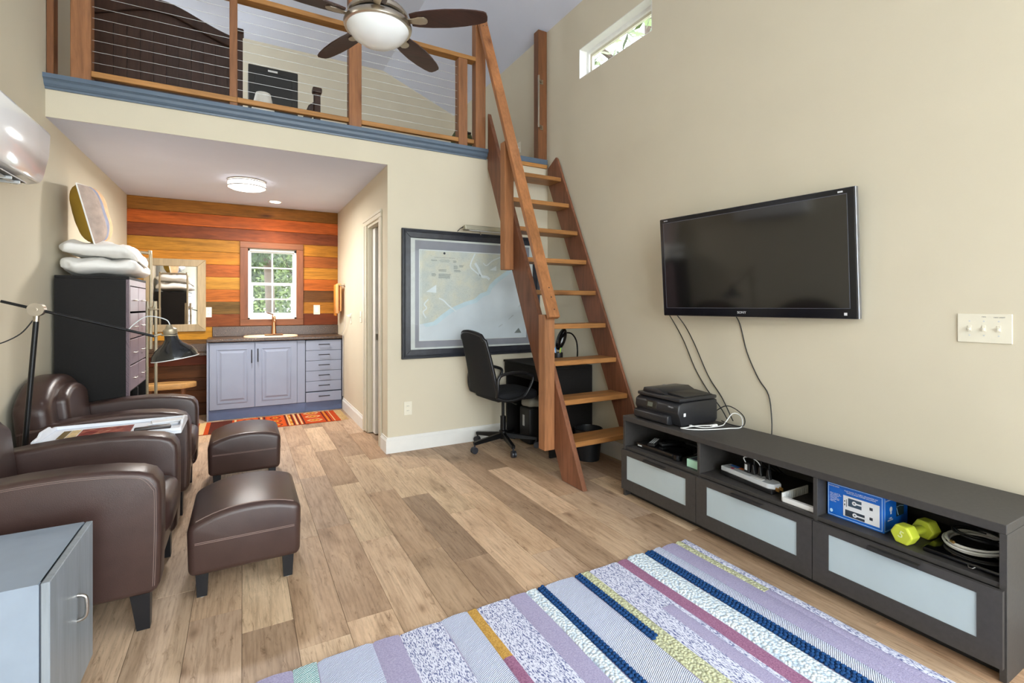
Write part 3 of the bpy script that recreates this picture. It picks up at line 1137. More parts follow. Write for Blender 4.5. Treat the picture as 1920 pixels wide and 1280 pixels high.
for (y0, y1, g0, g1) in ((.624, 1.241, .69, 1.175), (1.245, 1.876, 1.313, 1.807), (1.88, 2.487, 1.949, 2.438)):
    dx0, dx1 = BX0 - .018, BX0
    q = MB()
    z0, z1, h0, h1 = .05, .311, .122, .277
    q.box(dx0, dx1, y0, g0, z0, z1).box(dx0, dx1, g1, y1, z0, z1).box(dx0, dx1, g0, g1, z0, h0).box(dx0, dx1, g0, g1, h1, z1)
    d = q.build('drawer', FR, ben)
    MB().box(dx0 + .004, dx1 - .004, g0, g1, h0, h1).build('glass_panel', FROST, d)
    c = (y0 + y1) / 2
    MB().prism([(dx0, .300), (dx0 - .022, .300), (dx0 - .024, .288), (dx0 - .021, .288), (dx0 - .019, .296), (dx0, .296)], 'y', c - .085, c + .085).build('handle', simple('handle_black', (40, 38, 38), .35), d)

# things on and in the bench
PB = .5325
pr = thing('printer', 'black inkjet all-in-one printer standing on the bench', 'printer', (2.44, 2.24, PB))
py0, py1 = 2.055, 2.42
PRB = simple('printer_black', (34, 34, 37), .38, var=.1, vs_=90, bmp=.05, bs_=400)
MB().prism([(2.30, PB + .003), (2.285, PB + .06), (2.27, PB + .085), (2.275, PB + .13), (2.31, PB + .148), (2.62, PB + .148), (2.625, PB + .02), (2.60, PB + .003)], 'y', py0, py1, .010, 2).build('body', PRB, pr, 40)
MB().prism([(2.272, PB + .002), (2.255, PB + .012), (2.255, PB + .056), (2.275, PB + .064), (2.32, PB + .064), (2.32, PB + .002)], 'y', py0 + .07, py1 - .005, .008, 2).build('paper_tray', PRB, pr, 40)
MB().rbox(2.29, 2.622, py0 + .004, py1 - .004, PB + .151, PB + .172, .006, 2).build('scanner_lid', PRB, pr, 40)
MB().prism([(py1 - .02, PB + .172), (py1 - .03, PB + .198), (py1 - .15, PB + .206), (py1 - .20, PB + .185), (py1 - .22, PB + .172)], 'x', 2.32, 2.61, .005, 2).build('feeder_cover', PRB, pr, 40)
MB().prism([(py1 - .20, PB + .173), (py1 - .21, PB + .188), (py0 + .02, PB + .177), (py0 + .02, PB + .173)], 'x', 2.35, 2.60, .002, 1).build('feeder_tray', BLACKP, pr, 40)
SM = frame((2.2715, 2.27, PB + .108), (0, -1, 0), (.18, 0, 1))
s = MB(SM).rbox(-.045, .045, -.022, .022, 0, .004, .002, 1).build('control_screen', BLACKG, pr)
MB(SM).box(-.03, .012, -.013, .013, .004, .0046).build('display', simple('lcd_dim', (92, 96, 86), .3), s)
MB().rbox(2.318, 2.336, py0 - .001, py0 + .001, PB + .065, PB + .085, .0004, 1).build('sticker', PAPER, pr)
text('lettering', 'OfficeJet', .012, simple('print_grey', (170, 172, 176), .5), pr, frame((2.2735, 2.115, PB + .118), (0, -1, 0), (.1, 0, 1)))
MB().lathe((2.47, 2.345, PB + .2055), [(.018, 0), (.018, .0008), (0, .0008)], 20).build('logo_disc', simple('logo_grey', (120, 122, 126), .4), pr)

wc = thing('white_charging_cable', 'white charging cable looped on the bench beside the printer', 'cable', (2.45, 2.0, PB))
z = PB + .006
MB().tube([(2.37, 2.04, z + .004), (2.40, 1.99, z), (2.47, 1.965, z), (2.55, 1.965, z), (2.61, 1.99, z + .004), (2.655, 1.97, z + .06), (2.665, 1.92, z + .05), (2.62, 1.885, z), (2.52, 1.90, z), (2.40, 1.935, z), (2.31, 1.985, z), (2.28, 2.04, z), (2.31, 2.055 - .02, z), (2.40, 2.02, z + .004), (2.5, 1.97, z + .006)], .0032, 8, smooth=6).build('cord', WHITEP, wc, 60)
MB().rbox(2.355, 2.375, 2.035, 2.05, PB + .003, PB + .014, .003, 1).build('plug', WHITEP, wc)
MB().rbox(2.47, 2.52, 1.97, 1.99, PB + .003, PB + .016, .004, 1).build('inline_adapter', WHITEP, wc)

bc = thing('black_power_cord', 'black cord curling behind the printer on the bench', 'cord', (2.62, 1.95, PB))
MB().tube([(2.635, 2.12, PB + .03), (2.65, 2.03, PB + .10), (2.662, 1.97, PB + .10), (2.662, 1.90, PB + .06), (2.63, 1.88, PB + .012), (2.60, 1.94, PB + .01), (2.628, 2.03, PB + .012)], .003, 8, smooth=6).build('cord', BLACKP, bc, 60)


def tvcord(name, label, pts):
    t = thing(name, label, 'cable', (XR - .01, pts[0][0], pts[-1][1]))
    MB().tube([(XR - .006 - (p[2] if len(p) > 2 else 0), p[0], p[1]) for p in pts], .0032, 8, smooth=5).build('cord', BLACKP, t, 60)


tvcord('television_cable', 'thin black cable hanging furthest left below the television', [(2.49, 1.20, .05), (2.475, 1.12), (2.40, 1.01), (2.31, .84), (2.22, .72), (2.15, .66, .01), (2.08, .60, .02), (2.03, .545, .03)])
tvcord('television_cable', 'thicker black cable second from left below the television', [(2.42, 1.20, .05), (2.39, 1.12), (2.31, 1.0), (2.20, .80), (2.10, .68), (2.02, .58, .02), (1.99, .545, .03)])
tvcord('television_cable', 'long black cable hanging from the middle of the television', [(1.97, 1.22, .05), (1.963, 1.15), (1.915, .98), (1.84, .83), (1.775, .74), (1.745, .60, .015), (1.738, .48, .03), (1.738, .40, .04)])

SB = .331
bx = thing('set_top_box', 'slim black set-top box in the leftmost bench compartment', 'media box', (2.4, 2.25, SB))
MB().rbox(2.285, 2.47, 2.11, 2.42, SB, SB + .034, .004, 1).build('body', BLACKG, bx)
MB().cyl((2.30, 2.085, SB + .002), (2.30, 2.085, SB + .036), .028, n=24).build('end_cap', BLACKG, bx, 40)
MB().box(2.283, 2.2852, 2.37, 2.405, SB + .012, SB + .02).build('badge', GREYP, bx)
for k, (x, y, rz, lab) in enumerate(((2.36, 2.33, .5, 'black remote with grey keys lying nearest on the set-top box'), (2.43, 2.25, -.25, 'black remote lying further back on the set-top box'))):
    M = Matrix.Translation((x, y, SB + .0345)) @ Matrix.Rotation(rz, 4, 'Z')
    r_ = thing('remote_control', lab, 'remote', (x, y, SB + .0345), 'remotes in the bench')
    b_ = MB(M).rbox(-.085, .085, -.024, .024, 0, .018, .006, 2).build('body', BLACKP, r_, 40)
    for i in range(8):
        for j in range(3):
            MB(M).rbox(-.07 + i * .016, -.06 + i * .016, -.016 + j * .012, -.008 + j * .012, .018, .0205, .001, 1).build('key', GREYP if k == 0 else BLACKM, r_)
cb = thing('cable_bundle', 'crumpled clear bag with black cables behind the set-top box', 'cable', (2.52, 2.05, SB))
MB().tube([(2.45, 2.09, SB + .01), (2.5, 2.02, SB + .05), (2.56, 2.0, SB + .03), (2.58, 2.1, SB + .02), (2.52, 2.2, SB + .04), (2.48, 2.12, SB + .06), (2.53, 2.02, SB + .02), (2.6, 2.06, SB + .05)], .006, 8, smooth=6).build('cord', BLACKP, cb, 60)
gbx = thing('mint_box', 'small mint green cardboard box at the end of the first compartment', 'box', (2.33, 1.95, SB))
MB().rbox(2.265, 2.40, 1.89, 1.985, SB, SB + .045, .001, 1).build('carton', simple('mint_card', (176, 222, 198), .6), gbx)
MB().box(2.27, 2.395, 1.895, 1.98, SB + .0452, SB + .0458).build('lid_print', simple('mint_lid', (150, 180, 178), .6), gbx)
MB().box(2.28, 2.34, 1.93, 1.975, SB + .0459, SB + .0463).build('lid_mark', INK, gbx)

ps = thing('power_strip', 'grey and white power strip with plugs in the middle compartment', 'power strip', (2.36, 1.64, SB))
PM = Matrix.Translation((2.345, 1.635, SB)) @ Matrix.Rotation(R(-97), 4, 'Z')
MB(PM).rbox(-.165, .165, -.042, .042, 0, .022, .004, 1).build('base', BLACKP, ps)
MB(PM).prism([(-.165, .038), (.14, .043), (.165, .025), (.165, -.025), (.14, -.043), (-.165, -.038)], 'z', .0225, .048, .004, 1).build('top_cover', GREYP, ps)
MB(PM).box(-.15, .10, .0, .003, .0482, .049).build('groove', BLACKP, ps)
MB(PM).box(-.145, -.09, .010, .030, .0482, .0492).build('blue_label', BLUEBOX, ps)
MB(PM).box(-.088, -.055, .010, .030, .0482, .0492).build('orange_label', simple('label_orange', (232, 120, 40), .5), ps)
MB(PM).rbox(-.105, -.088, -.03, -.016, .0482, .053, .002, 1).build('switch', simple('switch_red', (150, 34, 66), .4), ps)
MB(PM).rbox(.03, .10, -.034, -.010, .0482, .0515, .002, 1).build('socket_plate', WHITEP, ps)
for x in (.0, .115):
    for dy_ in (-.012, .012):
        MB(PM).cyl((.165, dy_ + .0, .02 + x * .08), (.182, dy_, .02 + x * .08), .005, n=10).build('coax_jack', simple('brass_jack', (210, 160, 90), .3, .9), ps)
ad = MB(PM).rbox(-.045, -.008, .0, .036, .0485, .10, .004, 1).build('adapter', BLACKP, ps)
MB(PM).box(-.035, -.02, -.0012, .0, .06, .09).build('adapter_label', PAPER, ad)
for x, y_ in ((.012, .012), (.045, .022), (.098, .018)):
    pl = MB(PM).prism([(x - .014, .0485), (x + .014, .0485), (x + .008, .075), (x + .005, .10), (x - .005, .10), (x - .008, .075)], 'y', y_ - .01, y_ + .01, .003, 1).build('plug', BLACKP, ps)
    MB(PM).tube([(x, y_, .098), (x, y_ + .005, .125), (x - .03, y_ + .06, .12), (x - .05, y_ + .14, .06), (x - .05, y_ + .2, .02)], .003, 6, smooth=5).build('cord', BLACKP, pl, 60)
MB(PM).tube([(-.03, .0, .10), (-.035, -.008, .125), (-.0, .0, .135), (.03, .012, .122), (.045, .022, .10)], .0028, 6, smooth=5).build('white_lead', WHITEP, ps, 60)

tr = thing('white_bracket', 'white plastic angle bracket lying beside the power strip', 'bracket', (2.33, 1.36, SB))
MB().rbox(2.26, 2.47, 1.405, 1.412, SB, SB + .04, .001, 1).build('long_side', WHITEP, tr)
MB().rbox(2.255, 2.275, 1.256, 1.405, SB, SB + .022, .001, 1).build('short_side', WHITEP, tr)
for i in range(10):
    MB().box(2.285 + i * .018, 2.287 + i * .018, 1.4035, 1.405, SB + .004, SB + .034).build('rib', GREYP, tr)

# blue carton
box = thing('blue_carton', 'bright blue printed carton in the rightmost bench compartment', 'box', (2.40, 1.10, SB))
cx0, cx1, cy0, cy1, cz0, cz1 = 2.300, 2.50, 1.003, 1.224, SB, SB + .150
MB().rbox(cx0, cx1, cy0, cy1, cz0, cz1, .001, 1).build('carton', BLUEBOX, box)
CM = frame((cx0 - .0004, cy1, cz0), (0, -1, 0), (0, 0, 1))
W_, H_ = cy1 - cy0, cz1 - cz0
LB = simple('print_light_blue', (190, 225, 252), .5)
q = MB(CM)
for a in ((.004, W_ - .006, .006, .008), (.004, W_ - .006, H_ - .008, H_ - .006), (.004, .006, .006, H_ - .006), (W_ - .008, W_ - .006, .006, H_ - .006)):
    q.box(a[0], a[1], a[2], a[3], 0, .0003)
q.build('border_print', LB, box)
MB(CM).box(.066, W_ - .016, .018, .108, 0, .0004).build('picture_panel', PAPER, box)
MB(CM).box(.086, .138, .066, .100, .0004, .0007).build('picture', simple('print_slate', (58, 78, 96), .5), box)
MB(CM).box(.074, .150, .020, .048, .0004, .0007).build('picture', simple('print_slate_dark', (44, 56, 70), .5), box)
for x, z in ((.110, .084), (.112, .034)):
    q = MB(CM)
    q.prism([(x + .009 * math.cos(i * .5236), z + .009 * math.sin(i * .5236)) for i in range(12)], 'z', .0007, .001)
    q.box(x, x + .045, z - .003, z + .003, .0007, .00095)
    q.build('print_disc', PAPER, box)
    MB(CM).prism([(x + .003 * math.cos(i * .785), z + .003 * math.sin(i * .785)) for i in range(8)], 'z', .001, .0013).build('print_dot', INK, box)
for z in (.077, .036):
    MB(CM).box(.168, .180, z, z + .012, .0004, .0007).build('print_mark', INK, box)
q = MB(CM)
q.box(.070, .074, .064, .072, .0004, .0006).box(.070, .074, .080, .086, .0004, .0006).box(.078, .0805, .060, .092, .0004, .0006)
q.build('print_mark', INK, box)
text('lettering', 'FLAT PANEL TV CABLE ORGANIZER KIT\nWITH DUPLEX POWER SOLUTION', .0072, PAPER, box, CM @ Matrix.Translation((.135, .124, .0002)), .0002)
text('lettering', 'DATACOMM', .0075, PAPER, box, CM @ Matrix.Translation((.028, .134, .0002)), .0002)
text('lettering', '- Works with all TVs\n- Hides unsightly cables\n  and power cords\n- Easy to install\n- Includes hardware\n- Low voltage cable\n  organizer\n- Meets code', .0052, PAPER, box, CM @ Matrix.Translation((.009, .085, .0002)), .0002, 'LEFT')
MB(CM).prism([(.017 + .006 * math.cos(i * .5236), .024 + .008 * math.sin(i * .5236)) for i in range(12)], 'z', 0, .0004).build('seal_print', LB, box)
EM = frame((cx0, cy0 - .0004, cz0), (1, 0, 0), (0, 0, 1))
q = MB(EM)
for a in ((.004, .006, .006, H_ - .006), (.004, .19, H_ - .008, H_ - .006), (.004, .19, .006, .008)):
    q.box(a[0], a[1], a[2], a[3], 0, .0003)
q.build('border_print', LB, box)
MB(EM).box(.10, .165, .05, .115, 0, .0004).build('picture', simple('print_green_black', (36, 54, 52), .5), box)
MB(EM).tube([(.102, .09, .0006), (.13, .092, .0006), (.16, .085, .0006)], .0012, 6).tube([(.102, .085, .0006), (.11, .065, .0006), (.115, .055, .0006)], .0012, 6).build('print_line', LB, box)
q = MB(EM).prism([(.055 + .011 * math.cos(i * .5236), .09 + .011 * math.sin(i * .5236)) for i in range(12)], 'z', 0, .0004)
q.box(.05, .06, .07, .082, 0, .0004)
q.build('bulb_print', PAPER, box)
text('lettering', 'DATACOMM', .008, PAPER, box, EM @ Matrix.Translation((.035, .13, .0002)), .0002)
text('lettering', 'CABLE\nORGANIZER', .008, PAPER, box, EM @ Matrix.Translation((.05, .05, .0002)), .0002)

# dumbbell
db = thing('dumbbell', 'lime yellow hex dumbbell marked five in the bench', 'dumbbell', (2.40, .945, SB))
A_, B_ = Vector((2.285, .925, SB + .036)), Vector((2.415, .905, SB + .036))
dv = (B_ - A_).normalized()
ez = Vector((0, 0, 1))
ey = ez.cross(dv).normalized()


def hexhead(c, s):
    M = Matrix((dv, ey, ez)).transposed().to_4x4()
    M.translation = c
    q = MB(M)
    hx = [(.041 * math.cos(R(60 * i)), .041 * math.sin(R(60 * i))) for i in range(6)]
    q.prism(hx, 'x', -.026, .026, .006, 2)
    return q


for c in (A_, B_):
    hexhead(c, 1).build('head', YELLOWG, db)
MB().cyl(A_, B_, .0155, n=16).build('grip', YELLOWG, db, 40)
NM = frame(A_ - dv * .0262, -ey, ez)
text('lettering', '5', .04, simple('number_pale', (222, 228, 170), .5), db, NM @ Matrix.Rotation(R(-20), 4, 'Z'))

lt = thing('laptop', 'thin black laptop lying at the right end of the bench shelf', 'laptop', (2.42, .78, SB))
MB().rbox(2.27, 2.52, .645, .865, SB, SB + .018, .006, 2).build('body', BLACKG, lt, 40)
MB().tube([(2.268, .73, SB + .009), (2.26, .725, SB + .005), (2.26, .715, SB + .005), (2.268, .71, SB + .009)], .0015, 6).build('clasp', STEEL, lt)


def coil(name, lab, c, r, n, mat, rr, seed, dz):
    rnd = random.Random(seed)
    t = thing(name, lab, 'cable', (c[0], c[1], c[2]))
    pts = []
    for k in range(n * 16):
        a = 2 * math.pi * k / 16
        rad = r * (1 + .08 * math.sin(a * .37 + seed) + .03 * rnd.uniform(-1, 1))
        pts.append((c[0] + math.cos(a) * rad * 1.1, c[1] + math.sin(a) * rad, c[2] + rr + dz * k / (n * 16) + .008 * math.sin(a + seed)))
    MB().tube(pts, rr, 7, smooth=2).build('cord', mat, t, 60)
    return t


cw = coil('coax_coil', 'coil of white coaxial cable on the black laptop', (2.42, .755, SB + .028), .085, 5, WHITEP, .0042, 2, .022)
MB().cyl((2.335, .80, SB + .05), (2.328, .79, SB + .05), .0055, n=10).build('connector', simple('brass_connector', (186, 150, 96), .3, .9), cw)
coil('black_cable_coil', 'loose coil of thin black cable inside the white coil', (2.43, .75, SB + .062), .07, 3, BLACKP, .003, 5, .012)

# ------------------------------------------------------------------ wall plates


def plate(name, label, cat, M, w, h, kind, n=1):
    """M: frame on the wall, x right, y up, z out"""
    o = M.translation
    t = thing(name, label, cat, tuple(o))
    MB(M).rbox(-w / 2, w / 2, -h / 2, h / 2, .0005, .006, .002, 1).build('plate', CREAMP, t)
    for i in range(n):
        x = (i - (n - 1) / 2) * .046
        if kind == 'toggle':
            MB(M).rbox(x - .006, x + .006, -.013, .013, .006, .0075, .0006, 1).build('switch_slot', CREAMP, t)
            MB(M @ Matrix.Translation((x, -.001, .007)) @ Matrix.Rotation(R(25), 4, 'X')).rbox(-.0045, .0045, -.005, .005, 0, .012, .0015, 1).build('toggle', CREAMP, t)
            for s in (-.03, .03):
                MB(M).cyl((x, s, .006), (x, s, .0068), .003, n=10).build('screw', GREYP, t)
        elif kind == 'outlet':
            for s in (-.02, .02):
                so = MB(M).rbox(x - .016, x + .016, s - .014, s + .014, .006, .0075, .003, 1).build('socket', CREAMP, t)
                for sx in (-.006, .006):
                    MB(M).box(x + sx - .0012, x + sx + .0012, s - .004, s + .006, .0075, .0078).build('slot', INK, so)
        else:
            MB(M).rbox(x - .016, x + .016, -.033, .033, .006, .0095, .002, 1).build('rocker', WHITEP, t)
    return t


sp3 = plate('light_switch_plate', 'triple cream toggle switch plate at the right of the television', 'switch', frame((XR, .822, 1.171), (0, -1, 0), (0, 0, 1)), .173, .122, 'toggle', 3)
sm = frame((XR, .822, 1.171), (0, -1, 0), (0, 0, 1))
text('lettering', 'FAN', .007, INK, sp3, sm @ Matrix.Translation((0, .048, .0062)), .0001)
text('lettering', 'FAN LIGHT', .007, INK, sp3, sm @ Matrix.Translation((.048, .046, .0062)), .0001)
plate('wall_outlet', 'cream duplex outlet low on the wall left of the desk chair', 'outlet', frame((1.262, YF, .37), (1, 0, 0), (0, 0, 1)), .072, .118, 'outlet')
plate('wall_outlet', 'white double rocker plate on cedar wall right of the window', 'switch', frame((.828, YP, 1.215), (1, 0, 0), (0, 0, 1)), .078, .12, 'rocker')
plate('wall_outlet', 'white outlet half hidden at the mirror edge', 'outlet', frame((-.352, YP, 1.19), (1, 0, 0), (0, 0, 1)), .07, .118, 'outlet')
plate('light_switch_plate', 'cream switch plate on kitchen side wall nearest the doorway', 'switch', frame((XK, 5.22, 1.15), (0, -1, 0), (0, 0, 1)), .073, .118, 'toggle')
ol = plate('wall_outlet', 'cream outlet with a plugged white cord on kitchen side wall', 'outlet', frame((XK, 5.75, 1.12), (0, -1, 0), (0, 0, 1)), .073, .118, 'outlet')
MB().rbox(XK - .032, XK - .009, 5.74, 5.775, 1.135, 1.165, .003, 1).build('plug', WHITEP, ol)
MB().tube([(XK - .03, 5.76, 1.15), (XK - .04, 5.85, 1.15), (XK - .03, 5.95, 1.08), (XK - .025, 6.05, .98), (XK - .03, 6.19, .93), (XK - .012, 6.215, .9), (XK - .012, 6.215, .5), (XK - .012, 6.218, .16)], .003, 6, smooth=5).build('cord', WHITEP, ol, 60)

# ------------------------------------------------------------------ striped rug


def weave(name, c1, c2, kind, s=1.0, rough=.95):
    """kind: plain / chevron / speckle / pebble / dots"""
    m, nt, b = new_mat(name)
    b.inputs['Roughness'].default_value = rough
    b.inputs['Specular IOR Level'].default_value = .1
    if kind == 'speckle':
        v = coords(nt, (360, 90, 60))
        n = nd(nt, 'ShaderNodeTexNoise')
        n.inputs['Scale'].default_value = 1
        n.inputs['Detail'].default_value = 1.5
        nt.links.new(v, n.inputs['Vector'])
        nt.links.new(ramp(nt, n.outputs['Fac'], [(.49, rgb(c1)), (.60, rgb(c2))]), b.inputs['Base Color'])
        bump(nt, b, n.outputs['Fac'], .4, .004)
    elif kind == 'chevron':
        v = coords(nt, (1, 1, 1), (0, 0, R(62)))
        w = nd(nt, 'ShaderNodeTexWave')
        w.inputs['Scale'].default_value = 52 * s
        w.inputs['Distortion'].default_value = 2.2
        w.inputs['Detail Scale'].default_value = 2
        nt.links.new(v, w.inputs['Vector'])
        nt.links.new(ramp(nt, w.outputs['Fac'], [(.0, rgb(c2)), (.45, rgb(c1))]), b.inputs['Base Color'])
        bump(nt, b, w.outputs['Fac'], .8, .006)
    elif kind == 'pebble':
        v = coords(nt, (85 * s, 85 * s, 85 * s))
        w = nd(nt, 'ShaderNodeTexVoronoi')
        w.inputs['Scale'].default_value = 1
        nt.links.new(v, w.inputs['Vector'])
        nt.links.new(ramp(nt, w.outputs['Distance'], [(.3, rgb(c1)), (.75, rgb(c2))]), b.inputs['Base Color'])
        inv = nd(nt, 'ShaderNodeMath', operation='SUBTRACT')
        inv.inputs[0].default_value = 1
        nt.links.new(w.outputs['Distance'], inv.inputs[1])
        bump(nt, b, inv.outputs[0], .8, .008)
    else:
        v = coords(nt, (150, 150, 150))
        n = nd(nt, 'ShaderNodeTexNoise')
        n.inputs['Scale'].default_value = 1.4
        n.inputs['Detail'].default_value = 3
        nt.links.new(v, n.inputs['Vector'])
        nt.links.new(ramp(nt, n.outputs['Fac'], [(.3, rgb(c2)), (.65, rgb(c1))]), b.inputs['Base Color'])
        bump(nt, b, n.outputs['Fac'], .5, .005)
    return m


W_PALE = weave('rug_pale_blue', (214, 220, 238), (168, 176, 210), 'chevron')
W_PURP = weave('rug_lilac', (172, 166, 194), (146, 140, 172), 'plain')
W_SPEC = weave('rug_speckle', (214, 216, 232), (92, 100, 146), 'speckle')
W_WHITE = weave('rug_white_pebble', (228, 236, 240), (176, 194, 212), 'pebble')
W_NAVY = weave('rug_navy', (42, 82, 134), (18, 44, 86), 'plain')
W_MUST = weave('rug_mustard', (206, 164, 88), (160, 120, 60), 'plain')
W_PLUM = weave('rug_plum', (164, 118, 146), (128, 84, 116), 'plain')
W_GREEN = weave('rug_yellow_green', (208, 210, 172), (166, 168, 142), 'pebble', 1.1)
W_TEAL = weave('rug_teal_wave', (206, 224, 226), (56, 142, 146), 'chevron', .8)
rug = thing('striped_rug', 'large lilac, navy and white striped woven rug on the planks', 'rug', (1.1, 1.2, 0))
RY0, RY1 = -.15, 1.835
MB().box(.04, 2.085, RY0, RY1 - .008, .0015, .007).build('backing', W_PURP, rug)
rr = random.Random(11)


def stripe(x0, x1, y0, y1, mat, h=.013, name='stripe'):
    """a woven stripe with a slightly ragged end, its top crowned a little"""
    q = MB()
    nx_, ny_ = 4, 40
    vv, ff = [], []
    prof_ = [(0, .0), (.12, .8), (.5, 1), (.88, .8), (1, 0)]
    for j in range(ny_ + 1):
        y = y0 + (y1 - y0) * j / ny_
        wob = .0025 * math.sin(y * 9 + x0 * 17)
        for (u, hh) in prof_:
            yy = y + (rr.uniform(-.005, .004) if j == ny_ and y1 > 1.8 else 0)
            vv.append((x0 + (x1 - x0) * u + wob, yy, .0075 + (h - .0075) * hh))
    k_ = len(prof_)
    for j in range(ny_):
        for i in range(k_ - 1):
            ff.append((j * k_ + i, j * k_ + i + 1, (j + 1) * k_ + i + 1, (j + 1) * k_ + i))
    ff.append(tuple(ny_ * k_ + i for i in range(k_)))
    ff.append(tuple(range(k_))[::-1])
    q.add(vv, ff)
    return q.build(name, mat, rug, 50)


def braid(x0, x1, y0, y1, mat, rows=3):
    q = MB()
    w = (x1 - x0) / rows
    st_ = .017
    for i in range(rows):
        y = y0 + (st_ / 2 if i % 2 else 0)
        while y < y1 - .004:
            c = Vector((x0 + w * (i + .5), y + rr.uniform(-.002, .002), .011))
            s_ = (w * .62, .0095, .0075)
            M = Matrix.Translation(c) @ Matrix.Rotation(R(35 if i % 2 else -35), 4, 'Z')
            n0 = len(q.v)
            q.superell((0, 0, 0), s_, 1, 1, 7, 4)
            q.v[n0:] = [tuple(M @ Vector(p)) for p in q.v[n0:]]
            y += st_
    o = q.build('braid', mat, rug, 80)
    o['kind'] = 'stuff'
    return o


S_ = [(.04, .150, W_PURP), (.150, .228, W_TEAL), (.228, .422, W_PALE), (.422, .524, W_PURP), (.524, .690, W_SPEC), (.690, .808, W_PALE),
      (.850, 1.000, W_SPEC), (1.000, 1.085, W_PURP), (1.180, 1.345, W_PALE), (1.432, 1.605, W_SPEC), (1.605, 1.668, W_PLUM),
      (1.838, 1.905, W_PALE), (1.905, 2.005, W_PURP), (2.045, 2.085, W_SPEC)]
for a, b_, mt in S_:
    stripe(a, b_, RY0, RY1, mt, .015 if mt is W_PALE else .011)
stripe(.808, .850, 1.525, RY1, W_MUST)
stripe(.808, .850, RY0, 1.525, W_PLUM)
stripe(1.085, 1.142, RY0, RY1, W_WHITE, .016)
stripe(1.384, 1.432, RY0, RY1, W_GREEN, .013)
stripe(1.345, 1.384, RY0, 1.345, W_GREEN, .013)
stripe(1.668, 1.782, RY0, RY1, W_WHITE, .017)
stripe(2.005, 2.045, 1.33, RY1, W_GREEN, .012)
stripe(2.005, 2.045, RY0, 1.33, W_PURP, .011)
stripe(1.515, 1.585, .2, 1.46, W_PURP, .0145)
braid(1.142, 1.180, RY0, RY1, W_NAVY, 2)
braid(1.345, 1.384, 1.345, RY1, W_NAVY, 2)
braid(1.782, 1.838, RY0, RY1, W_NAVY, 3)

# kitchen kilim
kil = thing('kilim_runner', 'red and orange patterned kilim runner in front of the kitchen cabinets', 'rug', (.35, 5.9, 0))
K0, K1, L0, L1 = -.42, .95, 5.61, 6.17
K_RED = weave('kilim_red', (190, 76, 34), (150, 52, 26), 'plain')
K_ORG = weave('kilim_orange', (204, 88, 34), (170, 66, 26), 'plain')
K_DRK = weave('kilim_brown', (92, 44, 34), (60, 30, 26), 'plain')
K_TAN = weave('kilim_tan', (214, 186, 136), (180, 146, 100), 'plain')
K_YEL = weave('kilim_yellow', (214, 162, 58), (180, 124, 40), 'plain')
MB().box(K0, K1, L0, L1, .001, .006).build('ground_weave', K_RED, kil)
bands = [(-.40, -.34, K_TAN), (-.30, -.10, K_DRK), (-.08, -.06, K_TAN), (-.04, .14, K_ORG), (.15, .165, K_DRK), (.17, .19, K_TAN), (.20, .22, K_DRK), (.235, .40, K_ORG), (.41, .425, K_DRK), (.43, .445, K_TAN), (.45, .47, K_YEL), (.475, .49, K_DRK), (.50, .52, K_TAN), (.525, .54, K_DRK), (.55, .565, K_TAN), (.575, .59, K_DRK), (.80, .812, K_DRK), (.825, .835, K_YEL), (.85, .86, K_DRK), (.885, .895, K_TAN)]
for a, b_, mt in bands:
    MB().box(a, b_, L0 + .002, L1 - .002, .006, .0068).build('band', mt, kil)


def diamond(x, y, sx, sy, mat, z):
    return MB().prism([(x - sx, y), (x - sx * .5, y - sy), (x + sx * .5, y - sy), (x + sx, y), (x + sx * .5, y + sy), (x - sx * .5, y + sy)], 'z', .0068, z).build('motif', mat, kil)


for x, ys in ((.05, (5.72, 5.9, 6.08)), (.318, (5.70, 5.88, 6.06)), (.695, (5.74, 5.94, 6.12))):
    for y in ys:
        w_ = .085 if x > .6 else .06
        diamond(x, y, w_, .06, K_TAN if x > .6 else K_DRK, .0072)
        diamond(x, y, w_ * .75, .045, K_ORG, .0076)
        diamond(x, y, w_ * .45, .026, K_YEL, .0080)
        diamond(x, y, w_ * .2, .012, K_DRK, .0084)
for i, y in enumerate((5.64, 5.74, 5.84, 5.94, 6.04, 6.12)):
    MB().box(.453, .473, y, y + .035, .0068, .0074).build('motif', K_RED if i % 2 else K_TAN, kil)
for i in range(34):
    y = L0 + .008 + i * (L1 - L0 - .016) / 33
    MB().tube([(K1, y, .004), (K1 + .04, y + rr.uniform(-.012, .012), .006), (K1 + .085, y + rr.uniform(-.02, .02), .004)], .003, 5).build('fringe', K_TAN, kil)

# ------------------------------------------------------------------ armchairs and ottomans


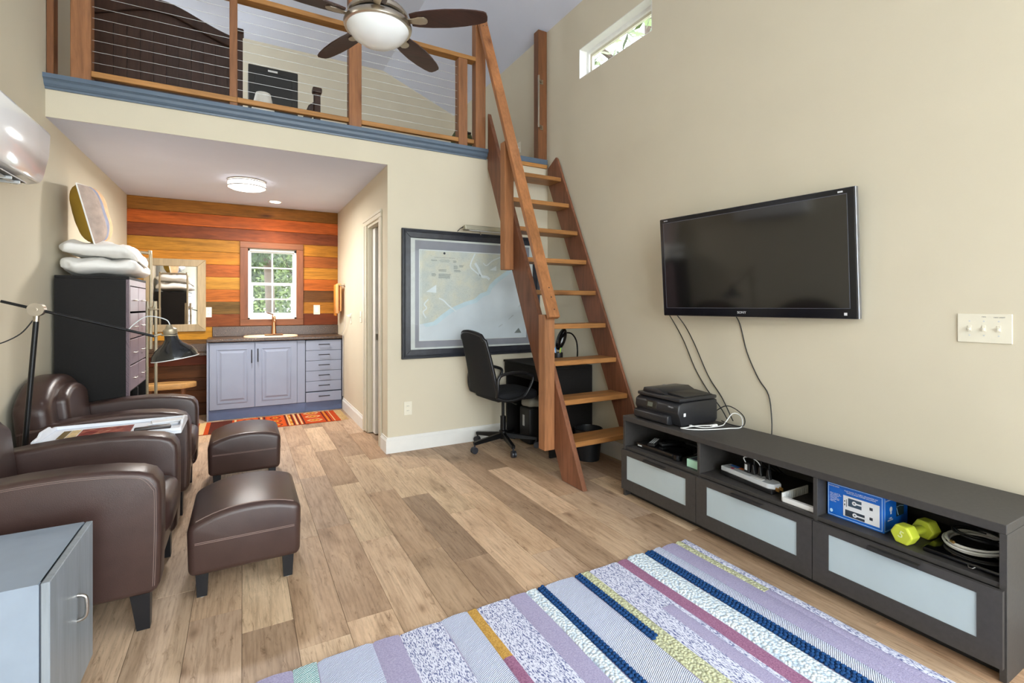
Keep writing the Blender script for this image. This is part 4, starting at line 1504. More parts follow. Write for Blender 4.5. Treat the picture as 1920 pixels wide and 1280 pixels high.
def armchair(label, yc):
    t = thing('armchair', label, 'armchair', (-.68, yc, 0), 'brown leather armchairs', 0)
    T = Matrix.Translation((-.68, yc, 0))
    W2 = .36
    prof_ = [(-.36, .145), (.380, .145), (.395, .18), (.40, .35), (.40, .53), (.394, .575), (.372, .608), (.33, .626), (.25, .640), (.12, .648), (-.02, .644), (-.18, .628), (-.36, .600)]
    for s in (-1, 1):
        a, c = (s * W2, s * (W2 - .145))
        am = MB(T).prism(prof_, 'y', min(a, c), max(a, c), .022, 4).build('arm', LEATHER, t, 50)
        yo = s * (W2 - .006)
        edge = [(x + (.0 if x < .39 else -.006), z - (.004 if z > .2 else 0)) for x, z in prof_[1:]]
        for off in (.016, .022):
            pts = [(x - off * (1 if x > .36 else .3), yo + s * .0066, z - off * (1 if z > .55 else .2)) for x, z in prof_[2:]]
            MB(T).tube(pts, .0008, 5, smooth=3).build('stitching', STITCH, am)
    # seat, front, back
    MB(T).superell((.09, 0, .37), (.325, .213, .092), .35, .35, 40, 16).build('seat_cushion', LEATHER, t, 60)
    MB(T).rbox(-.30, .372, -.214, .214, .145, .30, .02, 3).build('seat_base', LEATHER, t, 50)
    pts = []
    n_ = 22
    bm = bmesh.new()
    tilt_ = .10
    up_ = [(-W2 + .005) + (2 * W2 - .01) * i / n_ for i in range(n_ + 1)]
    poly = [(-W2 + .005, .145)] + [(W2 - .005, .145)] + [(y, .855 - .15 * abs(y / W2) ** 2.4) for y in up_[::-1]]
    Sh = Matrix.Shear('YZ', 4, (0, 0)) if False else Matrix(((1, 0, -tilt_, .145 * tilt_), (0, 1, 0, 0), (0, 0, 1, 0), (0, 0, 0, 1)))
    MB(T @ Sh).prism(poly, 'x', -.34, -.185, .05, 5).build('back', LEATHER, t, 50)
    n2 = 16
    up2 = [-.213 + .426 * i / n2 for i in range(n2 + 1)]
    poly = [(-.213, .40), (.213, .40)] + [(y, .80 - .06 * abs(y / .213) ** 2.2) for y in up2[::-1]]
    MB(T @ Sh).prism(poly, 'x', -.23, -.135, .034, 5).build('back_cushion', LEATHER, t, 50)
    for x in (-.32, .33):
        for y in (-.31, .31):
            q = MB(T)
            a, b2 = .032, .021
            sx = .01 if x > 0 else -.01
            q.add([(x - b2 + sx, y - b2, 0), (x + b2 + sx, y - b2, 0), (x + b2 + sx, y + b2, 0), (x - b2 + sx, y + b2, 0), (x - a, y - a, .15), (x + a, y - a, .15), (x + a, y + a, .15), (x - a, y + a, .15)],
                  [(0, 3, 2, 1), (4, 5, 6, 7), (0, 1, 5, 4), (1, 2, 6, 5), (2, 3, 7, 6), (3, 0, 4, 7)])
            q.build('leg', BLACKLEG, t)
    return t


armchair('nearer brown leather armchair, behind the small grey cabinet', 2.69)
armchair('farther brown leather armchair, beside the tall drawer cabinet', 3.865)


def ottoman(label, xc, yc, w=.45, d=.50, rot=0):
    t = thing('ottoman', label, 'ottoman', (xc, yc, 0), 'brown leather ottomans')
    T = Matrix.Translation((xc, yc, 0)) @ Matrix.Rotation(R(rot), 4, 'Z')
    w2 = w / 2
    n_ = 14
    top_ = [(-w2 + w * i / n_, .318 + .062 * (1 - abs((i / n_ - .55) / .55) ** 2.2)) for i in range(n_ + 1)]
    poly = [(-w2 + .005, .105), (w2 - .005, .105)] + top_[::-1]
    b_ = MB(T).prism(poly, 'y', -d / 2, d / 2, .028, 4).build('body', LEATHER, t, 50)
    ring = [(x, -d / 2 + .020, z - .002) for x, z in top_[1:-1]]
    for dy_ in (.0, .006):
        pts = [(x, -d / 2 + .024 + dy_, z - .0004) for x, z in top_[1:-1]]
        MB(T).tube(pts, .0013, 5).build('stitching', STITCH, b_)
        MB(T).tube([(-w2 + .03, -d / 2 - .0003, .245 + dy_), (w2 - .03, -d / 2 - .0003, .245 + dy_)], .0012, 5).build('stitching', STITCH, b_)
        MB(T).tube([(w2 + .0003, -d / 2 + .03, .245 + dy_), (w2 + .0003, d / 2 - .03, .245 + dy_)], .0012, 5).build('stitching', STITCH, b_)
    for x in (-w2 + .055, w2 - .055):
        for y in (-d / 2 + .05, d / 2 - .05):
            q = MB(T)
            a, b2 = .024, .019
            q.add([(x - b2, y - b2, .004), (x + b2, y - b2, .004), (x + b2, y + b2, .004), (x - b2, y + b2, .004), (x - a, y - a, .11), (x + a, y - a, .11), (x + a, y + a, .11), (x - a, y + a, .11)],
                  [(0, 3, 2, 1), (4, 5, 6, 7), (0, 1, 5, 4), (1, 2, 6, 5), (2, 3, 7, 6), (3, 0, 4, 7)])
            lg = q.build('leg', BLACKLEG, t)
            MB(T).cyl((x, y, 0), (x, y, .004), .014, n=12).build('glide', WHITEP, lg)
    return t


ottoman('nearer brown leather ottoman, right of the nearer armchair', .015, 2.715)
ottoman('farther brown leather ottoman, towards the kitchen', .015, 4.09, .45, .46)

# ------------------------------------------------------------------ white tray table
tb = thing('tray_table', 'white tray-top side table between the two armchairs', 'side table', (-.58, 3.29, 0))
TX0, TX1, TY0, TY1, TZ = -.875, -.285, 3.10, 3.44, .592
TWH = simple('tray_white', (226, 230, 238), .45, var=.02)
MB().rbox(TX0, TX1, TY0, TY1, TZ, TZ + .012, .002, 1).build('tray_floor', TWH, tb)
for y in (TY0, TY1 - .012):
    MB().rbox(TX0, TX1, y, y + .012, TZ + .0125, TZ + .030, .002, 1).build('tray_side', TWH, tb)
for x, s in ((TX0, 1), (TX1 - .012, -1)):
    pl = [(TY0 + .012, TZ + .0125), (TY0 + .012, TZ + .032), (TY0 + .08, TZ + .036), (TY0 + .11, TZ + .052), (TY1 - .11, TZ + .052), (TY1 - .08, TZ + .036), (TY1 - .012, TZ + .032), (TY1 - .012, TZ + .0125)]
    MB().prism(pl, 'x', x, x + .012, .002, 1).build('tray_end', TWH, tb)
for x in (TX0 + .03, TX1 - .085):
    for y in (TY0 + .015, TY1 - .04):
        MB().rbox(x, x + .025, y, y + .025, 0, TZ, .002, 1).build('leg', TWH, tb)
MZ = TZ + .0125
bk = thing('magazine', 'magazine with a red and brown food cover on the tray table', 'magazine', (-.66, 3.26, MZ))
KM = Matrix.Translation((-.66, 3.235, MZ)) @ Matrix.Rotation(R(3), 4, 'Z')
MB(KM).rbox(-.145, .145, -.105, .105, 0, .008, .001, 1).build('pages', PAPER, bk)


def cover_mat():
    m_, nt, b = new_mat('magazine_cover')
    b.inputs['Roughness'].default_value = .35
    v = coords(nt, (26, 46, 26))
    w = nd(nt, 'ShaderNodeTexNoise')
    w.inputs['Scale'].default_value = 1.3
    w.inputs['Detail'].default_value = 4
    nt.links.new(v, w.inputs['Vector'])
    nt.links.new(ramp(nt, w.outputs['Fac'], [(.35, rgb((92, 30, 26))), (.52, rgb((150, 62, 50))), (.62, rgb((178, 112, 92))), (.72, rgb((206, 184, 150)))]), b.inputs['Base Color'])
    return m_


MB(KM).box(-.07, .145, -.105, .105, .0082, .0088).build('cover_photo', cover_mat(), bk)
MB(KM).box(-.145, -.115, -.105, .105, .0082, .0088).build('cover_band', simple('cover_olive', (112, 92, 44), .4), bk)
MB(KM).box(-.112, -.074, -.105, .105, .0082, .0088).build('cover_strip', simple('cover_cream', (216, 190, 140), .4, var=.3, vs_=60), bk)
pp = thing('folded_papers', 'white folded papers behind the remote on the tray table', 'paper', (-.38, 3.31, MZ))
for i, (a, dx_) in enumerate(((6, 0), (-5, .01), (12, .02))):
    MB(Matrix.Translation((-.39 + dx_, 3.31, MZ + i * .008)) @ Matrix.Rotation(R(a), 4, 'Z')).rbox(-.07, .07, -.036, .036, 0, .007, .001, 1).build('sheet', PAPER, pp)
rm = thing('tray_remote', 'dark remote control on the tray table near its front edge', 'remote', (-.42, 3.20, MZ))
MB(Matrix.Translation((-.42, 3.195, MZ)) @ Matrix.Rotation(R(8), 4, 'Z')).rbox(-.08, .08, -.021, .021, 0, .02, .007, 2).build('body', simple('remote_dark', (52, 44, 42), .4), rm, 40)

# ------------------------------------------------------------------ small grey cabinet in the foreground
gc = thing('grey_cabinet', 'small pale grey cabinet with curved metal handle in the near corner', 'cabinet', (-.78, 1.97, 0))
GX0, GX1, GY0, GY1, GZ = -1.085, -.478, 1.752, 2.185, .520
q = MB()
q.box(GX0, GX1, GY0, GY0 + .018, .05, GZ - .002).box(GX0, GX1, GY1 - .018, GY1, .05, GZ - .002).box(GX0, GX0 + .01, GY0 + .018, GY1 - .018, .05, GZ - .002).box(GX0 + .01, GX1, GY0 + .018, GY1 - .018, .05, .07)
q.build('body', GREYCAB, gc)
MB().box(GX0, GX1 - .002, GY0, GY1, GZ - .002, GZ).build('top', GREYCAB, gc)
MB().box(GX0 + .02, GX1 - .03, GY0 + .01, GY1 - .01, 0, .05).build('plinth', GREYCAB, gc)
gd = MB().rbox(GX1 + .003, GX1 + .022, GY0 + .001, GY1 - .001, .055, GZ, .002, 1).build('door', DOORMET, gc)
MB().box(GX1 + .0005, GX1 + .003, GY0 + .004, GY1 - .004, .06, GZ - .003).build('gasket', INK, gc)
yh = 2.0
MB().tube([(GX1 + .022, yh, .275), (GX1 + .038, yh, .280), (GX1 + .045, yh, .295), (GX1 + .045, yh, .335), (GX1 + .038, yh, .35), (GX1 + .022, yh, .355)], .0055, 10, smooth=4).build('handle', STEEL, gd, 60)

# ------------------------------------------------------------------ floor lamp
fl = thing('floor_lamp', 'black floor lamp with swing arm and cone shade behind the armchairs', 'lamp', (-1.0, 3.29, 0))
LY = 3.29
J = Vector((-.905, LY, 1.247))
MB().lathe((-.985, LY, 0), [(.10, 0), (.10, .012), (.09, .02), (.02, .028), (.012, .04)], 30).build('base', BLACKM, fl, 40)
MB().cyl((-.985, LY, .03), J - Vector((.002, 0, .055)), .0115, n=14).build('pole', BLACKM, fl, 60)
MB().cyl(J - Vector((.002, 0, .06)), J - Vector((0, 0, .02)), .0135, n=14).build('collar', NICKEL, fl, 60)
MB().cyl(J - Vector((0, .022, 0)), J + Vector((0, .022, 0)), .033, n=26).cyl(J - Vector((0, .03, 0)), J - Vector((0, .022, 0)), .009, n=12).build('joint', NICKEL, fl, 40)
a0 = Vector((-1.035, LY, 1.288))
a1 = Vector((-.425, LY, 1.098))
MB().cyl(a0, a1, .0072, n=12).build('arm', BLACKM, fl, 60)
S0 = Vector((-.355, LY, 1.13))
ax = Vector((.16, 0, -1)).normalized()
RM = ax.to_track_quat('-Z', 'Y').to_matrix()
MB().lathe(S0, [(.108, -.162), (.112, -.158), (.108, -.135), (.088, -.105), (.050, -.075), (.034, -.055), (.031, -.025), (.028, -.02), (.0, -.02)], 32, RM, False).build('shade', simple('lamp_black', (16, 18, 22), .2, var=.05, coat=.4), fl, 40)
MB().lathe(S0, [(.1075, -.1605), (.113, -.1605), (.113, -.1565), (.1085, -.1565), (.1075, -.1605)], 32, RM).build('shade_rim', WHITEP, fl, 40)
MB().lathe(S0, [(.030, -.024), (.033, -.02), (.033, .004), (.02, .012), (.012, .03), (0, .03)], 24, RM).build('socket_cap', BRASS, fl, 40)
MB().tube([a1 - Vector((.01, 0, 0)), a1 + Vector((.03, .0, .012)), S0 + Vector((-.035, -.002, -.03))], .006, 8).tube([S0 + Vector((-.035 * math.cos(a), -.036 * math.sin(a), -.028)) for a in [i * math.pi / 8 for i in range(17)]], .003, 6).build('bracket', BRASS, fl, 60)
MB().tube([a1 + Vector((-.12, .012, .03)), a1 + Vector((-.09, .012, .07)), a1 + Vector((-.03, .006, .11)), S0 + Vector((-.02, 0, .06)), S0 + Vector((0, 0, .028))], .003, 7, smooth=6).build('lamp_cord', GREYP, fl, 60)
MB().tube([J - Vector((.012, 0, .05)), J - Vector((.06, 0, .12)), J - Vector((.13, .01, .165)), J - Vector((.18, .02, .17))], .003, 7, smooth=6).build('pole_cord', BLACKP, fl, 60)

# ------------------------------------------------------------------ tall drawer cabinet with duvets and pillow
CX0, CX1, CY0, CY1, CZ = -1.083, -.690, 4.245, 4.905, 1.468
dc = thing('drawer_cabinet', 'tall black cabinet with two columns of plum drawers', 'cabinet', (-.885, 4.57, 0))
MB().box(CX0, CX1 - .001, CY0, CY0 + .018, 0, CZ - .019).build('side_panel', BLACKCAB, dc)
MB().box(CX0, CX1 - .001, CY1 - .018, CY1, 0, CZ - .019).build('side_panel', BLACKCAB, dc)
MB().rbox(CX0, CX1, CY0, CY1, CZ - .018, CZ, .001, 1).build('top', BLACKCAB, dc)
MB().box(CX0, CX0 + .01, CY0 + .018, CY1 - .018, 0.02, CZ - .019).build('back_panel', BLACKCAB, dc)
MB().box(CX0 + .01, CX1 - .01, CY0 + .018, CY1 - .018, .655, .67).build('shelf', BLACKCAB, dc)
MB().box(CX0 + .01, CX1 - .01, CY0 + .018, CY1 - .018, .06, .08).build('shelf', BLACKCAB, dc)
MB().box(CX1 - .018, CX1, CY0 + .018, CY1 - .018, CZ - .06, CZ - .019).build('top_rail', DRAWERF, dc)
MB().rbox(CX1 - .035, CX1 - .003, 4.56, 4.60, 0.08, .655, .002, 1).build('upright', BLACKCAB, dc)
MB().rbox(CX1 - .02, CX1, CY0, CY0 + .022, 0, CZ - .019, .001, 1).build('edge_strip', DRAWERF, dc)
ym = (CY0 + CY1) / 2
rows_ = [(1.225, 1.405), (1.035, 1.215), (.85, 1.03), (.67, .845)]
for zi, (z0, z1) in enumerate(rows_):
    for y0, y1 in ((CY0 + .024, ym - .002), (ym + .002, CY1 - .022)):
        d = MB().rbox(CX1 - .016, CX1 + .001, y0 + .002, y1 - .002, z0, z1 - .004, .002, 1).build('drawer', DRAWERF, dc)
        yc = (y0 + y1) / 2
        zc = (z0 + z1) / 2 - .01
        MB().tube([(CX1 + .001, yc - .045, zc), (CX1 + .016, yc - .04, zc), (CX1 + .016, yc + .04, zc), (CX1 + .001, yc + .045, zc)], .004, 8).build('handle', STEEL, d, 60)
bkx = thing('wicker_basket', 'tan wicker basket in the open bottom of the drawer cabinet', 'basket', (-.83, 4.42, .08))
MB().rbox(-.98, -.715, 4.275, 4.545, .083, .45, .02, 2).build('basket', simple('wicker', (196, 152, 104), .8, var=.3, vs_=70, bmp=.8, bs_=90), bkx, 40)


def duvet(label, c, s, seed, droop):
    q = MB()
    q.superell((0, 0, 0), s, .75, .3, 72, 26, .03, 7, seed)
    vv = []
    for p in q.v:
        x, y, z = p
        t = max(0, (x - s[0] * .55) / (s[0] * .45))
        z -= droop * t * t
        z += .011 * math.sin(x * 34 + y * 17 + seed + 2 * math.sin(y * 9)) * (1 if z > 0 else .3) + .006 * math.sin(y * 31 - x * 9)
        vv.append((c[0] + x, c[1] + y, c[2] + z))
    q.v = vv
    o = q.build('folded_duvet', LINEN, None, 70)
    return tag(o, label, 'duvet', 'folded white duvets')


duvet('lower folded white duvet lying directly on the drawer cabinet', (-.866, 4.575, CZ + .072), (.215, .33, .060), 1.0, .008)
duvet('upper folded white duvet stacked under the throw pillow', (-.870, 4.575, CZ + .190), (.212, .325, .052), 6.0, .06)

pw = thing('throw_pillow', 'mustard-backed throw pillow with striped front leaning on the wall', 'pillow', (-.97, 4.55, 1.66))
PMx = Matrix.Translation((-.945, 4.50, 1.918)) @ Matrix.Rotation(R(1), 4, 'Z') @ Matrix.Rotation(R(-12), 4, 'Y') @ Matrix.Rotation(R(8), 4, 'X')


def pillow_half(s, y0, y1, n=20):
    """half pillow, face towards s*x, spanning y0..y1 of -1..1"""
    q = MB(PMx)
    vv, ff = [], []
    hy, hz, tx = .215, .205, .085
    m_ = 10
    for i in range(n + 1):
        for j in range(m_ + 1):
            u = -1 + 2 * i / n
            v = y0 + (y1 - y0) * j / m_
            e = max(0, (1 - u ** 4)) ** .6 * max(0, (1 - v ** 4)) ** .6
            kx = 1 - .13 * (1 - abs(u)) * abs(v) ** 3
            ky = 1 - .13 * (1 - abs(v)) * abs(u) ** 3
            vv.append((s * (tx * e + .001) + .006 * s * mnoise.noise(Vector((u * 3, v * 3, s))) * e, v * hy * ky, u * hz * kx))
    for i in range(n):
        for j in range(m_):
            a = i * (m_ + 1) + j
            ff.append((a, a + 1, a + m_ + 2, a + m_ + 1))
    return q.add(vv, ff)


pillow_half(-1, -1, 1).build('mustard_back', MUSTARD, pw, 80)
for y0, y1, nm, c in ((-1, -.55, 'beige_stripe', (188, 168, 156)), (-.55, -.2, 'blue_stripe', (150, 154, 178)), (-.2, 1, 'peach_panel', (226, 184, 140))):
    pillow_half(1, y0, y1).build(nm, simple('pillow_' + nm, c, .9, var=.14, vs_=22, bmp=.2), pw, 80)
q = MB(PMx)
pts = []
for k_ in range(40):
    a = k_ / 40 * 4
    sd, f = int(a), a % 1
    u, v = [(-1 + 2 * f, -1), (1, -1 + 2 * f), (1 - 2 * f, 1), (-1, 1 - 2 * f)][sd]
    kx = 1 - .13 * (1 - abs(u)) * abs(v) ** 3
    ky = 1 - .13 * (1 - abs(v)) * abs(u) ** 3
    pts.append((0, v * .215 * ky, u * .205 * kx))
q.tube(pts, .005, 6, closed=True)
q.build('piping', LINEN, pw, 70)

# ------------------------------------------------------------------ garment rack
gr = thing('garment_rack', 'slim brass-coloured tubular garment rack beside the drawer cabinet', 'clothes rack', (-.83, 5.1, 0))
GY = 5.08
MB().tube([(-1.0, GY, .9), (-1.0, GY, 1.67), (-.985, GY, 1.70), (-.95, GY, 1.712), (-.72, GY, 1.712), (-.695, GY, 1.70), (-.682, GY, 1.67), (-.682, GY, .9)], .013, 10, smooth=4).build('upper_frame', BRASS, gr, 60)
MB().tube([(-.705, GY - .02, .02), (-.705, GY - .02, 1.215), (-.695, GY - .02, 1.24), (-.66, GY - .02, 1.24), (-.645, GY - .02, 1.215), (-.645, GY - .02, .02)], .012, 10, smooth=4).build('lower_frame', BRASS, gr, 60)
MB().tube([(-1.0, GY - .02, .02), (-1.0, GY - .02, 1.24)], .012, 10).build('lower_frame', BRASS, gr, 60)
MB().cyl((-.682, GY - .035, 1.235), (-.62, GY - .035, 1.235), .006, n=10).build('clamp_knob', BRASS, gr, 60)
MB().rbox(-1.04, -.60, GY - .05, GY + .03, 0, .022, .004, 1).build('foot', BRASS, gr)

# ------------------------------------------------------------------ mirror, ledge, stool
mi = thing('wall_mirror', 'square mirror in a wide tan wooden frame on the cedar wall', 'mirror', (-.66, YP, .97))
a0_, a1_, b0_, b1_ = -.955, -.374, .972, 1.795
yy = YP - .03


def mitre(side):
    w = .082
    o_ = [(a0_, b0_), (a1_, b0_), (a1_, b1_), (a0_, b1_)]
    i_ = [(a0_ + w, b0_ + w), (a1_ - w, b0_ + w), (a1_ - w, b1_ - w), (a0_ + w, b1_ - w)]
    k_ = (side + 1) % 4
    return [o_[side], o_[k_], i_[k_], i_[side]]


for s in range(4):
    MB().prism(mitre(s), 'y', yy, YP - .001, .004, 1).build('frame_side', MIRW, mi)
MB().box(a0_ + .075, a1_ - .075, YP - .012, YP - .004, b0_ + .075, b1_ - .075).build('mirror_glass', MIRROR, mi)
le = thing('granite_ledge', 'dark granite ledge along the cedar wall below the mirror', 'ledge', (-.7, YP, .7))
MB().rbox(XL + .002, -.345, YP - .13, YP - .001, .70, .735, .003, 1).build('ledge', GRANITE, le)
MB().rbox(XL + .002, -.345, YP - .02, YP - .001, .7355, .83, .003, 1).build('upstand', GRANITE, le)
so = thing('log_stool', 'low stool with live-edge wooden slab seat under the ledge', 'stool', (-.68, 6.2, 0))
q = MB()
pts = [(-.70 + (.26 + .02 * math.sin(a * 3)) * math.cos(a), 6.2 + (.13 + .012 * math.sin(a * 5)) * math.sin(a)) for a in [i * 2 * math.pi / 26 for i in range(26)]]
q.prism(pts, 'z', .40, .455, .008, 2)
q.build('seat', STOOLW, so, 40)
for x in (-.85, -.55):
    for y in (6.14, 6.26):
        MB().cyl((x, y, 0), (x * .97 - .02, y, .40), .018, n=10).build('leg', POSTD, so, 50)

# ------------------------------------------------------------------ kitchen
YC = 6.245


def raised(q_parent, x0, x1, z0, z1, y):
    d = MB().rbox(x0, x1, y, y + .02, z0, z1, .002, 1).build('door', BLUECAB, q_parent)
    w = .066
    q = MB()
    # sunk moulding frame and raised field
    for a in ((x0 + w, x1 - w, z0 + w, z0 + w + .010), (x0 + w, x1 - w, z1 - w - .010, z1 - w), (x0 + w, x0 + w + .010, z0 + w + .01, z1 - w - .01), (x1 - w - .010, x1 - w, z0 + w + .01, z1 - w - .01)):
        q.rbox(a[0], a[1], y - .006, y + .004, a[2], a[3], .003, 2)
    q.build('moulding', BLUECAB, d, 40)
    v = w + .028
    MB().prism([(0, 0)], 'y', 0, 0) if False else None
    q = MB()
    o_ = [(x0 + v, z0 + v), (x1 - v, z0 + v), (x1 - v, z1 - v), (x0 + v, z1 - v)]
    i_ = [(x0 + v + .02, z0 + v + .02), (x1 - v - .02, z0 + v + .02), (x1 - v - .02, z1 - v - .02), (x0 + v + .02, z1 - v - .02)]
    q.add([(p[0], y, p[1]) for p in o_] + [(p[0], y - .007, p[1]) for p in i_], [(4, 5, 6, 7), (0, 1, 5, 4), (1, 2, 6, 5), (2, 3, 7, 6), (3, 0, 4, 7)])
    q.build('raised_field', BLUECAB, d)
    return d


def pull(parent, p0, p1, y):
    q = MB()
    a, b2 = Vector((p0[0], y - .028, p0[1])), Vector((p1[0], y - .028, p1[1]))
    q.cyl(a, b2, .005, n=8)
    e = (b2 - a).normalized() * .008
    q.cyl(a + e, a + e + Vector((0, .028, 0)), .004, n=8)
    q.cyl(b2 - e, b2 - e + Vector((0, .028, 0)), .004, n=8)
    q.build('handle', BLACKM, parent, 60)


sc_ = thing('sink_cabinet', 'blue-grey double-door sink cabinet below the kitchen window', 'cabinet', (.1, 6.45, 0))
MB().box(-.328, .648, YC + .022, YP - .002, .115, .855).build('body', BLUECAB, sc_)
MB().rbox(-.345, -.329, YC, YP - .002, 0, .862, .001, 1).build('end_panel', BLUECAB, sc_)
d1 = raised(sc_, -.318, .115, .118, .852, YC)
d2 = raised(sc_, .123, .56, .118, .852, YC)
MB().box(.563, .648, YC + .008, YC + .022, .118, .852).build('filler_strip', BLUECAB, sc_)
pull(d1, (.088, .62), (.088, .77), YC)
pull(d2, (.150, .63), (.150, .78), YC)
MB().box(-.328, .648, YC + .012, YC + .03, 0.002, .113).build('toe_kick', BLUEKICK, sc_)
dw = thing('drawer_unit', 'blue-grey unit with six slim drawers right of the sink doors', 'cabinet', (.86, 6.45, 0))
MB().box(.650, 1.062, YC + .022, YP - .002, .115, .855).build('body', simple('cabinet_inside', (42, 46, 58), .6), dw)
MB().rbox(1.0625, 1.083, YC + .006, YP - .002, 0, .858, .001, 1).build('end_filler', simple('filler_dark', (62, 66, 80), .6), dw)
MB().box(.650, 1.062, YC + .012, YC + .03, 0.002, .113).build('toe_kick', BLUEKICK, dw)
for i in range(6):
    z0 = .118 + i * .1228
    z1 = z0 + .1185 - (.008 if i == 0 else 0)
    dr_ = MB().rbox(.656, 1.058, YC - (.012 if i == 0 else 0), YC + .02, z0, z1, .002, 1).build('drawer', BLUECAB, dw)
    pull(dr_, (.795, (z0 + z1) / 2 + .01), (.922, (z0 + z1) / 2 + .01), YC - (.012 if i == 0 else 0))
ct = thing('kitchen_counter', 'dark speckled granite countertop with backsplash above the blue cabinets', 'countertop', (.37, 6.45, .864))
MB().rbox(-.35, XK - .002, YC - .022, YP - .002, .864, .902, .008, 2).build('slab', GRANITE, ct)
MB().rbox(-.31, XK - .002, YP - .022, YP - .002, .903, 1.02, .003, 1).build('backsplash', GRANITE, ct)
sk = thing('kitchen_sink', 'cream oval drop-in sink below the faucet', 'sink', (.28, 6.42, .90))
q = MB()
n_ = 40
out_ = [(.295 + .29 * math.copysign(abs(math.cos(a)) ** .7, math.cos(a)), 6.435 + .165 * math.copysign(abs(math.sin(a)) ** .7, math.sin(a))) for a in [2 * math.pi * i / n_ for i in range(n_)]]
vv, ff = [], []
lv = [(1, .9025), (.985, .914), (.93, .917), (.88, .912), (.84, .9035)]
for k_, z in lv:
    for x, y in out_:
        vv.append((.295 + (x - .295) * k_, 6.435 + (y - 6.435) * k_, z))
for j in range(len(lv) - 1):
    for i in range(n_):
        ff.append((j * n_ + i, j * n_ + (i + 1) % n_, (j + 1) * n_ + (i + 1) % n_, (j + 1) * n_ + i))
q.add(vv, ff)
q.build('rim', simple('sink_cream', (236, 206, 172), .25), sk, 60)
MB().lathe((.295, 6.43, .9025), [(.12, .0), (.12, .001), (0, .001)], 24).build('basin', simple('sink_basin', (190, 160, 130), .3), sk)
fc = thing('faucet', 'copper-toned single-lever kitchen faucet behind the sink', 'faucet', (.33, 6.57, .90))
MB().rbox(.23, .43, 6.545, 6.60, .9175, .926, .004, 2).build('base_plate', BRONZE, fc)
MB().lathe((.33, 6.57, .926), [(.03, 0), (.028, .01), (.022, .10), (.018, .16), (.021, .175), (.02, .225), (.012, .232), (0, .232)], 20).build('body', BRONZE, fc, 40)
MB().tube([(.33, 6.57, 1.12), (.33, 6.52, 1.15), (.33, 6.45, 1.13), (.33, 6.415, 1.08)], .013, 10, smooth=5).build('spout', BRONZE, fc, 60)
MB().tube([(.33, 6.57, 1.155), (.30, 6.555, 1.168), (.255, 6.535, 1.18)], .0065, 8, smooth=3).build('lever', simple('lever_bronze', (120, 84, 62), .3, 1), fc, 60)

tbr = thing('towel_bar', 'short metal towel bar on the kitchen side wall', 'towel bar', (XK, 6.3, 1.51))
MB().cyl((XK - .06, 6.13, 1.512), (XK - .06, 6.52, 1.512), .006, n=10).build('bar', NICKEL, tbr, 60)
for y in (6.15, 6.50):
    MB().cyl((XK - .06, y, 1.512), (XK - .008, y, 1.512), .007, n=10).lathe((XK - .0035, y, 1.512), [(.022, -.003), (.018, .004), (.007, .01), (.0, .01)], 16, Matrix.Rotation(R(-90), 3, 'Y')).build('post', NICKEL, tbr, 60)


def towel(label, y0, y1, drop, c, th):
    t = thing('hand_towel', label, 'towel', (XK - .06, (y0 + y1) / 2, 1.52), 'towels on the kitchen bar')
    q = MB()
    x = XK - .06
    o_, i_ = .008 + th, .0075
    poly = [(x - o_, 1.512 - drop), (x - o_, 1.515)] + [(x - o_ * math.cos(a), 1.515 + o_ * math.sin(a)) for a in (.5, 1, 1.57, 2.1, 2.6)] + [(x + o_, 1.515), (x + o_, 1.512 - drop * .92), (x + i_, 1.512 - drop * .92), (x + i_, 1.515), (x, 1.512 + i_), (x - i_, 1.515), (x - i_, 1.512 - drop)]
    q.prism(poly, 'y', y0, y1, .002, 1)
    q.build('cloth', simple('towel_' + str(int(y0 * 100)), c, .95, var=.08, bmp=.4, bs_=120), t, 50)


towel('pale orange towel hanging nearest on the bar', 6.17, 6.30, .34, (232, 176, 116), .017)
towel('darker orange towel behind the pale one on the bar', 6.315, 6.47, .37, (222, 140, 40), .012)

# ceiling lights
klx, kly = .035, 5.36
kl = thing('flush_ceiling_light', 'round flush ceiling light with metal bands in the kitchen', 'ceiling light', (klx, kly, ZK))
MB().lathe((klx, kly, ZK), [(.16, -.012), (.165, -.01), (.165, -.0005), (.1, -.0005)], 40).build('base', NICKEL, kl, 40)
MB().lathe((klx, kly, ZK), [(0, -.092), (.08, -.09), (.135, -.082), (.158, -.07), (.163, -.06), (.163, -.013)], 48).build('drum', LAMPGLOW, kl, 60)
for z in (-.02, -.066):
    MB().lathe((klx, kly, ZK + z), [(.164, -.004), (.1685, -.004), (.1685, .004), (.164, .004), (.164, -.004)], 48).build('band', STEEL, kl, 40)
for k_ in range(4):
    a = R(20 + 90 * k_)
    c_, s_ = math.cos(a), math.sin(a)
    MB().cyl((klx + .166 * c_, kly + .166 * s_, ZK - .066), (klx + .166 * c_, kly + .166 * s_, ZK - .016), .003, n=6).build('strut', STEEL, kl)
dl = thing('recessed_downlight', 'small recessed downlight in the kitchen ceiling near the cedar wall', 'downlight', (.33, 6.28, ZK))
MB().lathe((.33, 6.28, ZK), [(.058, -.0045), (.072, -.004), (.075, -.0005), (.058, -.0005), (.058, -.0045)], 32).build('trim_ring', WHITEP, dl, 40)
MB().lathe((.33, 6.28, ZK), [(0, -.003), (.0575, -.003)], 32).build('lens', DOWNGLOW, dl)
ld = bpy.data.lights.new('downlight_beam', 'SPOT')
ld.energy, ld.spot_size, ld.spot_blend, ld.color, ld.shadow_soft_size = 30, R(120), .8, (1, .88, .72), .05
lo = bpy.data.objects.new('downlight_beam', ld)
lo.location = (.33, 6.28, ZK - .012)
COL.objects.link(lo)
lo.parent = dl
lo.location = (0, 0, -.012)
ld = bpy.data.lights.new('flush_light_glow', 'AREA')
